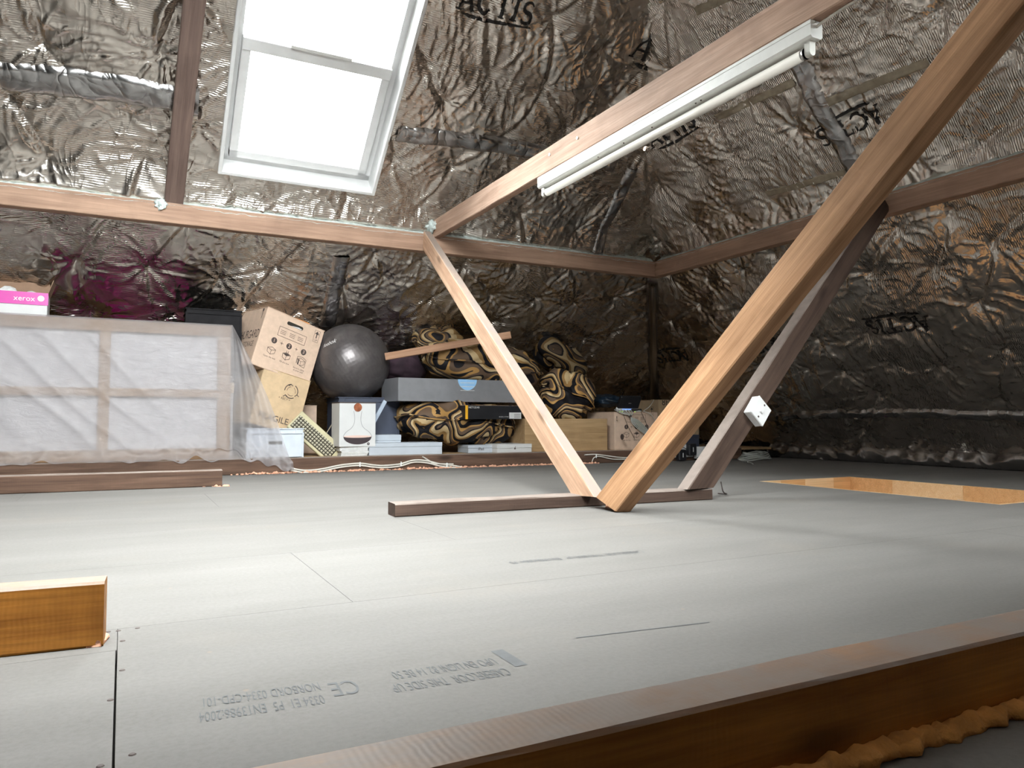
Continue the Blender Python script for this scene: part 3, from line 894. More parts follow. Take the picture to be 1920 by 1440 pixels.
for (a, b, c, d2) in [(WU0 + fr, WU0 + fr + 0.05, WV0 + fr, VM - 0.035), (WU1 - fr - 0.05, WU1 - fr, WV0 + fr, VM - 0.035), (WU0 + fr, WU1 - fr, WV0 + fr, WV0 + fr + 0.05)]:
    wbox('sash_rail', a, b, c, d2, 0.07, 0.14, 'lining')
wbox('window_pane', WU0 + fr + 0.04, WU1 - fr - 0.04, WV0 + fr + 0.04, VM - 0.02, 0.115, 0.12, 'glass', bev=0)
wbox('window_pane', WU0 + fr - 0.005, WU1 - fr + 0.005, VM + 0.02, WV1 - fr + 0.005, 0.13, 0.135, 'glass', bev=0)
wbox('vent_handle', WU0 + 0.30, WU1 - 0.30, VM + 0.036, VM + 0.055, 0.045, 0.06, 'white_metal')
# two unseen roof windows added behind the camera to supply the fill light
FM = Matrix((front.eu, front.ev, -front.n)).transposed().to_4x4(); FM.translation = front.O
g_ = 0.09
for k_, (u0, u1, v0, v1) in enumerate(FILL_WIN):
    fill_win = empty('window_%d' % (k_ + 2), T(0, 0, 0), ['large unseen roof window added behind the camera for fill light', 'small unseen roof window added behind the camera for fill light'][k_], None, None, 'structure')
    def fbox(name, a, b, c, d2, h0, h1, mat, bev=0.003):
        bm = bmesh.new(); box(bm, a, b, c, d2, h0, h1, bev)
        return obj_bm(name, bm, mat, fill_win, FM)
    for a, b, c, d2 in [(u0 - g_, u0, v0 - g_, v1 + g_), (u1, u1 + g_, v0 - g_, v1 + g_), (u0, u1, v0 - g_, v0), (u0, u1, v1, v1 + g_)]:
        fbox('reveal_lining', a, b, c, d2, -0.05, 0.16, 'lining')
    fbox('window_pane', u0 - .01, u1 + .01, v0 - .01, v1 + .01, 0.11, 0.115, 'glass', 0)
# portals to sample the sky through the openings
for sl, (u0, u1, v0, v1) in ((back, (WU0, WU1, WV0, WV1)), (front, FILL_WIN[0]), (front, FILL_WIN[1])):
    pl = bpy.data.lights.new('sky_portal', 'AREA'); pl.shape = 'RECTANGLE'; pl.size = u1 - u0; pl.size_y = v1 - v0
    pl.cycles.is_portal = True
    po = bpy.data.objects.new('sky_portal', pl); COL.objects.link(po)
    zz = -sl.n; xx = sl.eu; yy = zz.cross(xx)
    PM = Matrix((xx, yy, zz)).transposed().to_4x4()
    PM.translation = sl.O + sl.eu * ((u0 + u1) / 2) + sl.ev * ((v0 + v1) / 2) - sl.n * 0.19
    po.matrix_world = PM

# =================================================================== TIMBERS
QY, QX, QZ = 4.90, 3.885, 1.535        # front lower edges of the purlins
timber('purlin', (-3.45, QY + .0375, QZ + .0625), (QX + .075, QY + .0375, QZ + .0625), 0.075, 0.125, (0, 0, 1), 'wood_purlin',
       'long brown purlin running under the roof window to the corner', ends=(0, 0))
timber('purlin', (QX + .0375, QY - .002, QZ + .0625), (QX + .0375, 0.35, QZ + .0625), 0.075, 0.125, (0, 0, 1), 'wood_purlin',
       'brown purlin along the right hipped slope')
# insulation edge tucked over the purlins
def wad(name, p0, p1, nrm, parent, seed, wid=0.07):
    p0, p1 = Vector(p0), Vector(p1); L = (p1 - p0).length; n = int(L / 0.025)
    vsn, fs = [], []
    K = 6
    for i in range(n + 1):
        p = p0.lerp(p1, i / n); s = L * i / n
        wv = wid * (0.55 + 0.7 * abs(mnoise.noise(Vector((s * 1.3, seed, 0)))) + 0.35 * mnoise.noise(Vector((s * 9, seed, 3))))
        for k in range(K):
            t = k / (K - 1)
            q = p + Vector(nrm) * (0.10 - (0.10 + 0.030) * t) + Vector((0, 0, 0.07 - 0.07 * t - wv * 0.28 * t * t))
            q += Vector(nrm) * -0.016 * math.sin(t * 3.14) * (1 + mnoise.noise(Vector((s * 14, k, seed))))
            q += Vector((0, 0, 0.010 * mnoise.noise(Vector((s * 22, k * 2, seed)))))
            vsn.append(q)
    for i in range(n):
        for k in range(K - 1): fs.append((i * K + k, i * K + k + 1, (i + 1) * K + k + 1, (i + 1) * K + k))
    return obj_py(name, vsn, fs, 'wadding', parent, None, True)
wad('insulation_edge', (-2.0, QY + .028, QZ + .118), (QX, QY + .028, QZ + .118), (0, 1, 0), wall_back, 3.3)
wad('insulation_edge', (QX + .028, QY, QZ + .118), (QX + .028, 0.6, QZ + .118), (1, 0, 0), wall_right, 8.1, 0.045)

for px_, py_, r_ in ((812, 424, 0.042), (302, 384, 0.034)):
    bm = bmesh.new(); bmesh.ops.create_icosphere(bm, subdivisions=4, radius=r_)
    for v in bm.verts: v.co *= 1 + 0.55 * mnoise.noise(v.co * 60 + Vector((px_, 0, 0))) + 0.3 * mnoise.noise(v.co * 150)
    obj_bm('insulation_tuft', bm, 'wadding', wall_back, T(*at_y(px_, py_, QY + .01)), True)
timber('collar_beam', (1.955, 4.93, 1.705), (1.955, 1.12, 1.700), 0.05, 0.130, (0, 0, 1), 'wood_collar',
       'long pinkish-brown beam carrying the strip light')
strutL = timber('roof_strut', (1.665, 2.54, 0.049), (1.86, 4.86, 1.60), 0.055, 0.11, (0, -0.54, 0.84), 'wood_tan',
       'tan strut leaning up to the back purlin, left arm of the V', ends=(0, 0.62), level0=True)
strutR = timber('roof_strut', (1.685, 2.395, 0.022), (2.04, 0.93, 1.57), 0.075, 0.118, (0, 0.78, 0.62), 'wood_orange',
       'thick orange-brown strut rising toward the camera, right arm of the V', ends=(-0.45, 0))
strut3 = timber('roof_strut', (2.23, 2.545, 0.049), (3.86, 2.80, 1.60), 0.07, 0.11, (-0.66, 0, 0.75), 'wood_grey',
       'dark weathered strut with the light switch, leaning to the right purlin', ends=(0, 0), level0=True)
timber('sole_plate', at_z(742, 970, 0) + Vector((0, 0.048, 0.024)), (2.30, 2.56, 0.024), 0.095, 0.048, (0, 0, 1), 'wood_grey',
       'flat dark timber on the floor under the V of struts')
timber('rafter', (0.245, 4.93, 1.68), (0.30, 3.20, 3.15), 0.105, 0.06, (0, -0.648, -0.762), 'wood_rafter',
       'bare rafter beside the left edge of the roof window')
timber('kerb_timber', (-3.4, 5.067, 0.05), (4.95, 5.067, 0.05), 0.07, 0.10, (0, 0, 1), 'wood_dark',
       'long dark timber across the floor in front of the stored boxes')
timber('floor_timber', (-1.6, 4.30, 0.043), at_z(417, 912, 0) + Vector((0, 0.04, 0.043)), 0.075, 0.086, (0, 0, 1), 'wood_dark',
       'dark floor timber in front of the wrapped canvas')
timber('floor_timber', (-0.75, 1.40, 0.05), (-0.018, 1.355, 0.05), 0.05, 0.10, (0, 0, 1), 'wood_near',
       'short stained orange timber end at the left edge, nearest the camera')
timber('floor_joist', (-0.9, 0.566, 0.045), (3.6, 0.566, 0.045), 0.068, 0.09, (0, 0, 1), 'wood_near',
       'large orange-brown timber crossing the foreground at lower right', wane=0.0012)

for o_, px_, py_, X_ in ((bpy.data.objects['collar_beam'], 1083, 259, 1.9295), (bpy.data.objects['collar_beam'], 1031, 290, 1.9295), (strutL, 1001, 771, 1.748)):
    p_ = at_x(px_, py_, X_)
    bm = bmesh.new(); bmesh.ops.create_cone(bm, cap_ends=True, segments=10, radius1=0.007, radius2=0.005, depth=0.008)
    obj_bm('nail_head', bm, 'steel', o_, o_.matrix_basis.inverted() @ T(*p_) @ R(90, 'Y'))

# =================================================================== strip light
LX, LZ = 1.955, 1.634
ltop = empty('strip_light', T(LX, 3.41, LZ), 'white fluorescent strip light fixed under the long beam', 'strip light')
LL = 1.78
bm = bmesh.new()
prof = [(-0.027, 0), (-0.027, -0.050), (-0.020, -0.057), (0.020, -0.057), (0.027, -0.050), (0.027, 0)]
vv = [[bm.verts.new((x, -y, z)) for x, z in prof] for y in (0.0, LL)]
for k in range(6):
    bm.faces.new((vv[0][k], vv[0][(k + 1) % 6], vv[1][(k + 1) % 6], vv[1][k]))
bm.faces.new(vv[0]); bm.faces.new(vv[1][::-1])
obj_bm('spine', bm, 'white_metal', ltop)
bxo('cover_lip', (-0.0285, 0.0285, -LL + 0.001, -0.001, -0.012, -0.009), 'white_metal', ltop)
for yy in (-0.028, -LL + 0.028):
    bm = bmesh.new()
    pts = [(-0.013, 0.0), (0.013, 0.0)] + [(0.013 * math.cos(a), -0.036 + 0.013 * math.sin(a)) for a in [-math.pi * i / 8 for i in range(9)]]
    a_ = [bm.verts.new((x, yy - 0.011, -0.057 + z)) for x, z in pts]; b_ = [bm.verts.new((x, yy + 0.011, -0.057 + z)) for x, z in pts]
    n = len(pts)
    for k in range(n): bm.faces.new((a_[k], a_[(k + 1) % n], b_[(k + 1) % n], b_[k]))
    bm.faces.new(a_[::-1]); bm.faces.new(b_)
    obj_bm('lamp_holder', bm, 'aged_plastic', ltop)
tube('lamp_tube', [(0, -0.044, -0.089), (0, -LL + 0.044, -0.089)], 0.0185, 'tube_glass', ltop, seg=20, curve=False)
for yy in (-0.044, -LL + 0.056):
    tube('tube_cap', [(0, yy, -0.089), (0, yy - 0.012, -0.089)], 0.0192, 'steel', ltop, seg=20, curve=False)
for yy in (-0.55, -0.75, -0.95, -1.22, -1.25):
    bm = bmesh.new(); bmesh.ops.create_icosphere(bm, subdivisions=1, radius=0.004)
    obj_bm('screw', bm, 'ink_soft', ltop, T(-0.012, yy, -0.058))
tube('supply_cable', [(0.0, -LL + 0.005, -0.02), (0.0, -LL - 0.05, -0.012), (0.004, -LL - 0.16, -0.004), (0.004, -LL - 0.45, -0.006)], 0.005, 'cable', ltop)

# =================================================================== light switch on the right strut
sm_ = strut3.matrix_world
ps = at_y(1416, 793, 2.60)
loc = sm_.inverted() @ ps
swm = sm_ @ T(loc.x, -0.035, 0.0) @ R(90, 'X')
# local: x along strut, y = up across the face, z = out of the face
sw = empty('light_switch', sm_ @ T(loc.x, -0.0355, -0.012) @ R(90, 'X') @ R(4, 'Z') @ Matrix.Scale(1.18, 4), 'white square light switch on the dark strut', 'light switch')
bm = bmesh.new(); box(bm, -0.043, 0.043, -0.043, 0.043, 0.0, 0.032, 0.003); obj_bm('back_box', bm, 'white_plastic', sw)
bm = bmesh.new(); box(bm, -0.044, 0.044, -0.044, 0.044, 0.032, 0.039, 0.003); obj_bm('face_plate', bm, 'white_plastic', sw)
bm = bmesh.new(); box(bm, -0.008, 0.008, -0.013, 0.013, 0.038, 0.044, 0.002); obj_bm('rocker', bm, 'white_plastic', sw, R(90, 'Z') @ R(6, 'X'))
for s in (-1, 1):
    bm = bmesh.new(); bmesh.ops.create_cone(bm, cap_ends=True, segments=10, radius1=0.004, radius2=0.004, depth=0.002)
    obj_bm('screw', bm, 'ink_soft', sw, T(s * 0.030, 0, 0.0392))

# =================================================================== expanding foam
def foam_bead(name, pts, r, label, mat, seed, seg=10, jag=0.6):
    P = [Vector(p) for p in pts]
    L = sum((b - a).length for a, b in zip(P, P[1:]))
    pts2 = []
    n = int(L / 0.006)
    for i in range(n + 1):
        s = L * i / n; k = 0
        while k < len(P) - 2 and s > (P[k + 1] - P[k]).length: s -= (P[k + 1] - P[k]).length; k += 1
        pts2.append(P[k].lerp(P[k + 1], min(1, s / (P[k + 1] - P[k]).length)))
    vsn, fs = tube_vf(pts2, r, seg)
    out = []
    for v in vsn:
        q = Vector(v)
        q += Vector((0, 0, 1)) * r * jag * mnoise.noise(q * 70 + Vector((seed, 0, 0))) + Vector((0, 1, 0)) * r * jag * 1.3 * mnoise.noise(q * 45 + Vector((0, seed, 5)))
        q.z = max(q.z, 0.0005)
        out.append(q)
    o = obj_py(name, out, fs, mat, None, None, True)
    return tag(o, label, 'foam')
foam_bead('foam_bead', [(0.40, 0.526, 0.003), (3.4, 0.526, 0.005)], 0.014, 'ragged orange foam bead along the foot of the foreground timber', 'foam_orange', 3.0)
o = tag(foam_bead('foam_blob', [at_z(1520, 1420, 0), at_z(1546, 1412, 0)], 0.014, 'rounded orange foam blob beside the foreground timber', 'foam_orange', 9.0, jag=0.35), cat='foam')
o = foam_bead('foam_blob', [at_z(1665, 1394, 0), at_z(1684, 1390, 0)], 0.007, 'small orange foam crumb on the floor near the foreground timber', 'foam_orange', 12.0, jag=0.35)
foam_bead('foam_bead', [at_z(175, 1214, 0), at_z(192, 1196, 0)], 0.011, 'pink foam lump at the end of the short orange timber', 'foam', 5.0)
foam_bead('foam_bead', [at_z(1140, 952, 0), at_z(1172, 957, 0)], 0.013, 'pink foam lump at the foot of the V struts', 'foam', 6.0)
foam_bead('foam_bead', [(0.7, 5.025, 0.002), (3.35, 5.025, 0.001)], 0.006, 'broken pink foam line along the foot of the long dark timber', 'foam', 7.0, jag=2.4)
foam_bead('foam_bead', [at_z(10, 919, 0), at_z(430, 912, 0)], 0.007, 'thin pink foam line along the timber before the wrapped canvas', 'foam', 8.0, jag=2.2)
# crumbs
cv, cf = [], []
rng = random.Random(4)
for k in range(120):
    x, y, s = rng.uniform(0.6, 3.4), 5.02 - abs(rng.gauss(0, 0.018)), rng.uniform(0.004, 0.016)
    bm = bmesh.new(); bmesh.ops.create_icosphere(bm, subdivisions=1, radius=s)
    b = len(cv)
    bm.verts.index_update()
    for v in bm.verts:
        cv.append((x + v.co.x * rng.uniform(.7, 1.5), y + v.co.y, max(0.0003, v.co.z * rng.uniform(.5, 1.1) + s * 0.3)))
    for f in bm.faces: cf.append(tuple(b + v.index for v in f.verts))
    bm.free()
o = obj_py('foam_crumbs', cv, cf, 'foam', None, None, True)
tag(o, 'scattered pink foam crumbs in front of the long dark timber', 'foam', None, 'stuff')

# =================================================================== STORED THINGS
DZ = 0.096      # top of the raised boards

# ---- stretched canvas seen from behind
CX0, CX1, CH = -0.84, 0.625, 0.875
cv_o = empty('stretched_canvas', T(CX0, 5.20, DZ) @ R(-3.0, 'X'), 'large white canvas on a pine stretcher seen from the back, under polythene', 'canvas')
CW = CX1 - CX0
bxo('canvas_cloth', (0, CW, 0.036, 0.042, 0, CH), 'canvas_back', cv_o)
def bar(x0, x1, z0, z1):
    L = max(x1 - x0, z1 - z0); horiz = (x1 - x0) > (z1 - z0)
    bm = bmesh.new(); wd = min(x1 - x0, z1 - z0)
    box(bm, 0, L, -0.018, 0.018, 0, wd, 0.002)
    mw = T(x0, 0.017, z0) if horiz else T(x1, 0.017, z0) @ R(-90, 'Y')
    obj_bm('stretcher_bar', bm, 'stretcher', cv_o, mw)
bar(0, CW, CH - 0.07, CH); bar(0, CW, 0, 0.07)
bar(0, 0.07, 0.07, CH - 0.07); bar(CW - 0.08, CW, 0.07, CH - 0.07)
bar(CW / 2 - 0.03, CW / 2 + 0.03, 0.07, CH - 0.07)
bar(CW / 2 + 0.03, CW - 0.08, 0.40, 0.45); bar(0.07, CW / 2 - 0.03, 0.40, 0.45)

# ---- polythene draped over it
def polythene():
    vsn, fs = [], []
    top_z = DZ + CH + 0.012
    nS, nT = 120, 60
    XL, XC = -1.05, 0.632
    cols = []
    for i in range(nS + 1):
        s = i / nS
        if s < 0.74:
            q = s / 0.74
            x = XL + (XC - XL) * q
            cols.append((Vector((x, 5.245, top_z)), Vector((x - 0.02 * q, 5.125, 0.10)), 0.0))
        else:
            q = (s - 0.74) / 0.26
            b = Vector((XC + (1.00 - XC) * q ** 0.9, 5.10 - 0.075 * q, 0.10 - 0.09 * q))
            cols.append((Vector((XC + 0.002 * q, 5.245, top_z - 0.004 * q)), b, q))
    for i, (a, b, q) in enumerate(cols):
        for j in range(nT + 1):
            t = j / nT
            if t < 0.08:
                p = a + Vector((0, 0.10 * (1 - t / 0.08), -0.05 * (1 - t / 0.08) ** 2))
                if q > 0: p = p.lerp(a, q)
            else:
                tt = (t - 0.08) / 0.92
                p = a.lerp(b, tt)
                # the front hangs plumb just before the bars
                if q == 0: p.y = 5.245 - 0.085 * min(1, tt * 9) - 0.035 * tt
                else:
                    p.y = (5.245 - 0.085 * min(1, tt * 9)) * (1 - q) + p.y * q - 0.03 * math.sin(tt * math.pi) * (1 - q)
                    p.x += 0.035 * math.sin(tt * math.pi) * q       # the outer edge bellies out
                    p.y += 0.018 * math.sin(q * 19 + tt * 2) * tt
                c, s_ = math.cos(0.75), math.sin(0.75)
                u, w_ = p.x * c - p.z * s_, p.x * s_ + p.z * c
                rg = 1 - abs(mnoise.noise(Vector((u * 1.1, w_ * 6.0, 2.0)))) * 2
                swag = max(0, rg) ** 3 * 0.020 * min(1, tt * 4) * (1 if p.x < 0.0 else max(0.15, 1 - p.x * 2.6))
                p.y -= swag
                if tt > 0.84:
                    k = (tt - 0.84) / 0.16
                    am = k * (0.025 + 0.065 * max(0, min(1, (p.x - 0.15) / 0.4)))
                    p.y -= am * (0.7 + 1.3 * mnoise.noise(Vector((p.x * 14, k * 3, 1))) + 0.9 * abs(mnoise.noise(Vector((p.x * 30, k * 5, 4)))))
                    p.z += am * 0.9 * mnoise.noise(Vector((p.x * 11, k * 2, 8)))
                    p.z = max(p.z, 0.004)
                    if p.z < 0.112: p.y = min(p.y, 5.022)
            vsn.append(p)
    W = nT + 1
    for i in range(nS):
        for j in range(nT): fs.append((i * W + j, i * W + j + 1, (i + 1) * W + j + 1, (i + 1) * W + j))
    o = obj_py('plastic_sheet', vsn, fs, 'polythene', None, None, True)
    sol = o.modifiers.new('thickness', 'SUBSURF'); sol.levels = 1; sol.render_levels = 1
    return tag(o, 'milky polythene dust sheet draped over the big canvas', 'plastic sheet')
polythene()

# ---- cartons
def carton(name, Wd, Dp, Ht, mw, label, mat='cardboard', group=None, open_top=False, flap_gap=True):
    """origin at centre of base; front face at y = -Dp/2"""
    o = empty(name, mw, label, 'box', group)
    bm = bmesh.new(); h = Wd / 2; k = Dp / 2; th = 0.004
    if not open_top:
        box(bm, -h, h, -k, k, 0, Ht, 0.003)
        obj_bm('carton_body', bm, mat, o)
        # closing flaps with a seam between
        for s in (-1, 1):
            b2 = bmesh.new()
            y0, y1 = (0.0015, k + 0.002) if s > 0 else (-k - 0.002, -0.0015)
            box(b2, -h - 0.002, h + 0.002, y0, y1, Ht, Ht + th, 0.001)
            obj_bm('flap', b2, mat, o)
        b2 = bmesh.new(); box(b2, -h + 0.002, h - 0.002, -k - 0.001, k, -0.0025, 0.001); obj_bm('base_flap', b2, mat, o)
    else:
        for n_, d_ in (('side_panel', (-h, h, -k, -k + th, 0, Ht)), ('side_panel', (-h, h, k - th, k, 0, Ht)), ('side_panel', (-h, -h + th, -k + th, k - th, 0, Ht)), ('side_panel', (h - th, h, -k + th, k - th, 0, Ht)), ('base', (-h, h, -k, k, 0, th))):
            bxo(n_, d_, mat, o)
    return o

def cube_icon(fp, x, y, s, w, kind):
    fp.line([(x - s, y + .35 * s), (x - s * .9, y - .55 * s), (x, y - s), (x + s * .9, y - .55 * s), (x + s, y + .35 * s)], w)
    fp.line([(x - s, y + .35 * s), (x, y), (x + s, y + .35 * s), (x, y + .75 * s), (x - s, y + .35 * s)], w)
    fp.line([(x, y), (x, y - s)], w)
    if kind == 2:
        fp.poly([(x - .8 * s, y + .4 * s), (x, y), (x + .8 * s, y + .4 * s), (x, y + .62 * s)])
        fp.line([(x - .2 * s, y + .5 * s), (x - .2 * s, y + 1.2 * s)], w); fp.line([(x + .25 * s, y + .5 * s), (x + .25 * s, y + 1.2 * s)], w)
    if kind == 3:
        fp.line([(x - s * 1.1, y - .7 * s), (x - s * 1.1, y + .9 * s), (x + .2 * s, y + 1.1 * s), (x + 1.2 * s, y + .7 * s), (x + 1.2 * s, y - 1.2 * s), (x, y - s)], w)
        fp.poly([(x - .75 * s, y - .9 * s), (x - .45 * s, y - .9 * s), (x - .45 * s, y + .4 * s), (x - .75 * s, y + .4 * s)])

def moving_prints(o, Wd, Dp, Ht, side=True):
    """prints of the moving carton: on the front (y=-Dp/2) and the left side"""
    fp = Flat(); k = Wd / 0.45
    cx = [-0.115 * k, 0.0 * k, 0.115 * k]
    for i, x in enumerate(cx):
        fp2 = Flat()
        fp.disc(x, 0.205 * k, 0.021 * k)
        cube_icon(fp, x, 0.135 * k, 0.030 * k, 0.0028 * k, i + 1)
    for x in (-0.0575 * k, 0.0575 * k):
        fp.line([(x - .011 * k, .205 * k), (x + .011 * k, .205 * k)], .003 * k); fp.line([(x, .194 * k), (x, .216 * k)], .003 * k)
    fp.text('Open the box', cx[0], 0.085 * k, 0.016 * k); fp.text('Fill the box', cx[1], 0.085 * k, 0.016 * k)
    fp.text('Store it safely', cx[2], 0.080 * k, 0.016 * k); fp.text('at your unit', cx[2], 0.064 * k, 0.016 * k)
    fp.line([(-.105 * k, .25 * k), (.105 * k, .25 * k), (.105 * k, .315 * k), (-.105 * k, .315 * k)], .0028 * k, True)
    for x in (-.07, 0.0, .065):
        for r in range(3): fp.line([((x - .02) * k, (.27 + r * .011) * k), ((x + .02) * k, (.27 + r * .011) * k)], .003 * k)
    fp.line([(.155 * k, .305 * k), (.195 * k, .305 * k), (.195 * k, .39 * k), (.155 * k, .39 * k)], .0022 * k, True)
    fp.line([(.175 * k, .335 * k), (.175 * k, .372 * k)], .008 * k); fp.poly([(.158 * k, .362 * k), (.192 * k, .362 * k), (.175 * k, .385 * k)])
    fp.text('UP', .175 * k, .318 * k, .022 * k)
    fp.build('printed_graphics', 'ink_soft', o, T(0, -Dp / 2, 0))
    for i, x in enumerate(cx):
        Flat().text(str(i + 1), x, 0.205 * k, 0.034 * k).build('printed_numeral', 'cardboard', o, T(0, -Dp / 2, 0), 0.0022)
    # hand hole drawn as a flat dark patch, its inner shade put into the colour
    hh = Flat()
    hh.poly([(-.05 * k, .345 * k)] + [(-.05 * k + .0, .345 * k)] + arc(.05 * k, .357 * k, .013 * k, .013 * k, -90, 90, 8) + arc(-.05 * k, .357 * k, .013 * k, .013 * k, 90, 270, 8))
    hh.build('hand_hole_shade', 'void', o, T(0, -Dp / 2, 0), 0.0014)
    h2 = Flat(); h2.poly([(-.035 * k, .3455 * k), (.05 * k, .3455 * k), (.056 * k, .352 * k), (.03 * k, .356 * k)])
    h2.build('paper_inside_hole', 'white_card', o, T(0, -Dp / 2, 0), 0.0018)
    if side:
        sp = Flat()
        Flat().text('SHURGARD', 0.03, 0.215 * k, 0.088 * k, 0.66).build('printed_lettering', 'ink_soft', o, T(-Wd / 2, 0, 0) @ R(-90, 'Z'))
        Flat().text('STORAGE', 0.06 * k, 0.145 * k, 0.055 * k, 0.66).build('printed_lettering', 'ink_soft', o, T(-Wd / 2, 0, 0) @ R(-90, 'Z'))
        sp.poly([(.13 * k, .38 * k), (.15 * k, .38 * k), (.15 * k, .40 * k), (.13 * k, .40 * k)]); sp.line([(.14 * k, .38 * k), (.14 * k, .33 * k)], .006 * k)
        sp.build('printed_arrow', 'ink_soft', o, T(-Wd / 2, 0, 0) @ R(-90, 'Z'))

# tilted moving box on top of the fragile box
def tilt_box(px, py, Y, yaw, roll):
    p = at_y(px, py, Y)
    return T(p.x, p.y, p.z) @ R(yaw, 'Z') @ R(roll, 'Y')
W1 = 0.465
mw1 = tilt_box(526, 702, 5.42, 17, 17) @ T(0, 0.20, 0)
b1 = carton('moving_box', W1, 0.40, 0.42, mw1, 'tilted brown moving box with numbered packing steps, topmost beside the grey ball')
moving_prints(b1, W1, 0.40, 0.42)
mw2 = tilt_box(516, 805, 5.40, 14, 15) @ T(-0.01, 0.20, 0)
b2 = carton('fragile_box', 0.36, 0.38, 0.40, mw2, 'yellowish cardboard box stamped with a broken glass mark, under the tilted moving box', 'cardboard2')
fp = Flat()
fp.text('FRAGILE', -0.02, 0.07, 0.062, 1.0)
gx, gy = 0.135, 0.045
fp.poly([(gx - .016, gy + .055), (gx - .014, gy + .035), (gx, gy + .026), (gx + .014, gy + .035), (gx + .017, gy + .055), (gx + .004, gy + .055), (gx, gy + .044)])
fp.line([(gx, gy + .03), (gx, gy)], .005); fp.line([(gx - .012, gy), (gx + .012, gy)], .005)
for k in range(3):
    a0 = 90 + 120 * k
    fp.line(arc(0.055, 0.29, .05, .05, a0 + 15, a0 + 95, 8), .006)
    c_ = (0.055 + .05 * math.cos(math.radians(a0 + 15)), 0.29 + .05 * math.sin(math.radians(a0 + 15)))
    fp.line([(c_[0] - .014, c_[1] - .014), c_, (c_[0] + .016, c_[1] - .008)], .005)
    fp.line(arc(0.055, 0.29, .032, .032, a0 + 20, a0 + 95, 6), .003)
fp.text('+ RECY +', 0.02, 0.225, .022)
fp.build('printed_graphics', 'ink_soft', b2, T(0, -0.19, 0))

# screwdriver on the moving box
sd = empty('screwdriver', mw1 @ T(0.085, -0.12, 0.4385) @ R(-6, 'Z'), 'orange-handled screwdriver lying on the tilted moving box', 'screwdriver')
tube('handle', [(-0.065, 0, 0), (-0.06, 0, 0), (-0.03, 0, 0), (0.03, 0, 0), (0.052, 0, 0), (0.06, 0, 0)], lambda t: 0.0135 if 0.1 < t < 0.75 else 0.009, 'orange', sd, seg=12)
tube('shaft', [(0.058, 0, 0), (0.14, 0, 0)], 0.0032, 'steel', sd, curve=False)

# white plastic crate under the fragile box
def open_crate(name, x0, x1, y0, y1, z0, z1, mat, label, mw=None):
    o = empty(name, T((x0 + x1) / 2, (y0 + y1) / 2, z0), label, 'crate')
    h, k, H = (x1 - x0) / 2, (y1 - y0) / 2, z1 - z0
    for d_ in ((-h, h, -k, -k + .004, 0, H - .03), (-h, h, k - .004, k, 0, H - .03), (-h, -h + .004, -k, k, 0, H - .03), (h - .004, h, -k, k, 0, H - .03)):
        bxo('side_panel', d_, mat, o)
    bxo('base', (-h, h, -k, k, 0, .004), mat, o)
    for zz in (H - .036, H - .006):
        for d_ in ((-h - .008, h + .008, -k - .008, -k + .002), (-h - .008, h + .008, k - .002, k + .008), (-h - .008, -h + .002, -k, k), (h - .002, h + .008, -k, k)):
            bxo('rim', (*d_, zz, zz + .007), mat, o)
    for d_ in ((-h, h, -k - .001, -k + .003), (-h, h, k - .003, k + .001), (-h - .001, -h + .003, -k, k), (h - .003, h + .001, -k, k)):
        bxo('rim_band', (*d_, H - .033, H), mat, o)
    for sx in (-1, 1):
        bxo('corner_rib', (sx * h - .006, sx * h + .006, -k - .006, -k + .006, 0, H - .036), mat, o)
        bxo('corner_rib', (sx * (h - .045) - .003, sx * (h - .045) + .003, -k - .007, -k, H - .036, H), mat, o)
    return o
pr = at_y(568, 803, 5.17)
cr1 = open_crate('storage_crate', pr.x - 0.36, pr.x, 5.17, 5.45, DZ, pr.z, 'crate', 'pale blue-white plastic crate under the fragile box')
bxo('crate_handle', (-0.045, 0.045, -0.142, -0.139, 0.09, 0.11), 'void', cr1)

# keyboard leaning beside the crate
kb_p = at_y(610, 836, 5.27)
xa = Vector((0.66, -0.14, -0.62)).normalized(); za = Vector((-0.25, -0.85, 0.45)); za = (za - xa * za.dot(xa)).normalized(); ya = za.cross(xa)
kmw = Matrix((xa, ya, za)).transposed().to_4x4(); kmw.translation = kb_p + Vector((-0.06, 0.03, 0.055))
kb = empty('keyboard', kmw, 'yellowed beige computer keyboard leaning between crate and decanter box', 'keyboard')
bm = bmesh.new(); box(bm, -0.20, 0.20, -0.078, 0.078, -0.014, 0.008, 0.004); obj_bm('keyboard_case', bm, 'beige', kb)
bm = bmesh.new(); box(bm, -0.188, 0.165, -0.058, 0.045, 0.008, 0.009); obj_bm('key_well', bm, 'void', kb)
kbm = bpy.data.meshes.new('key'); bm = bmesh.new()
r_ = bmesh.ops.create_cube(bm, size=1.0)
for v in bm.verts: v.co = Vector((v.co.x * (0.0165 if v.co.z < 0 else 0.0125), v.co.y * (0.0165 if v.co.z < 0 else 0.0125), 0.0045 + v.co.z * 0.009))
bm.to_mesh(kbm); bm.free(); kbm.materials.append(M['key'])
for r in range(5):
    for c in range(17):
        ko = bpy.data.objects.new('key', kbm); link(ko, kb, T(-0.178 + c * 0.0205, -0.046 + r * 0.0205, 0.009))

# carton behind the keyboard, holding the ball up
pa, pb = at_y(566, 762, 5.62), at_y(600, 760, 5.62)
b3 = carton('small_box', 0.36, 0.24, pb.z - DZ, T(pb.x - 0.16, 5.93, DZ), 'small brown cardboard box half hidden behind the keyboard', 'cardboard')
fp = Flat(); fp.line([(0.12, 0.18), (0.12, 0.24)], .009); fp.line([(.105, .24), (.135, .24)], .008); fp.line([(.105, .18), (.135, .18)], .006)
fp.text('+ +', .06, .21, .03); fp.build('printed_graphics', 'cork', b3, T(0, -0.12, 0))

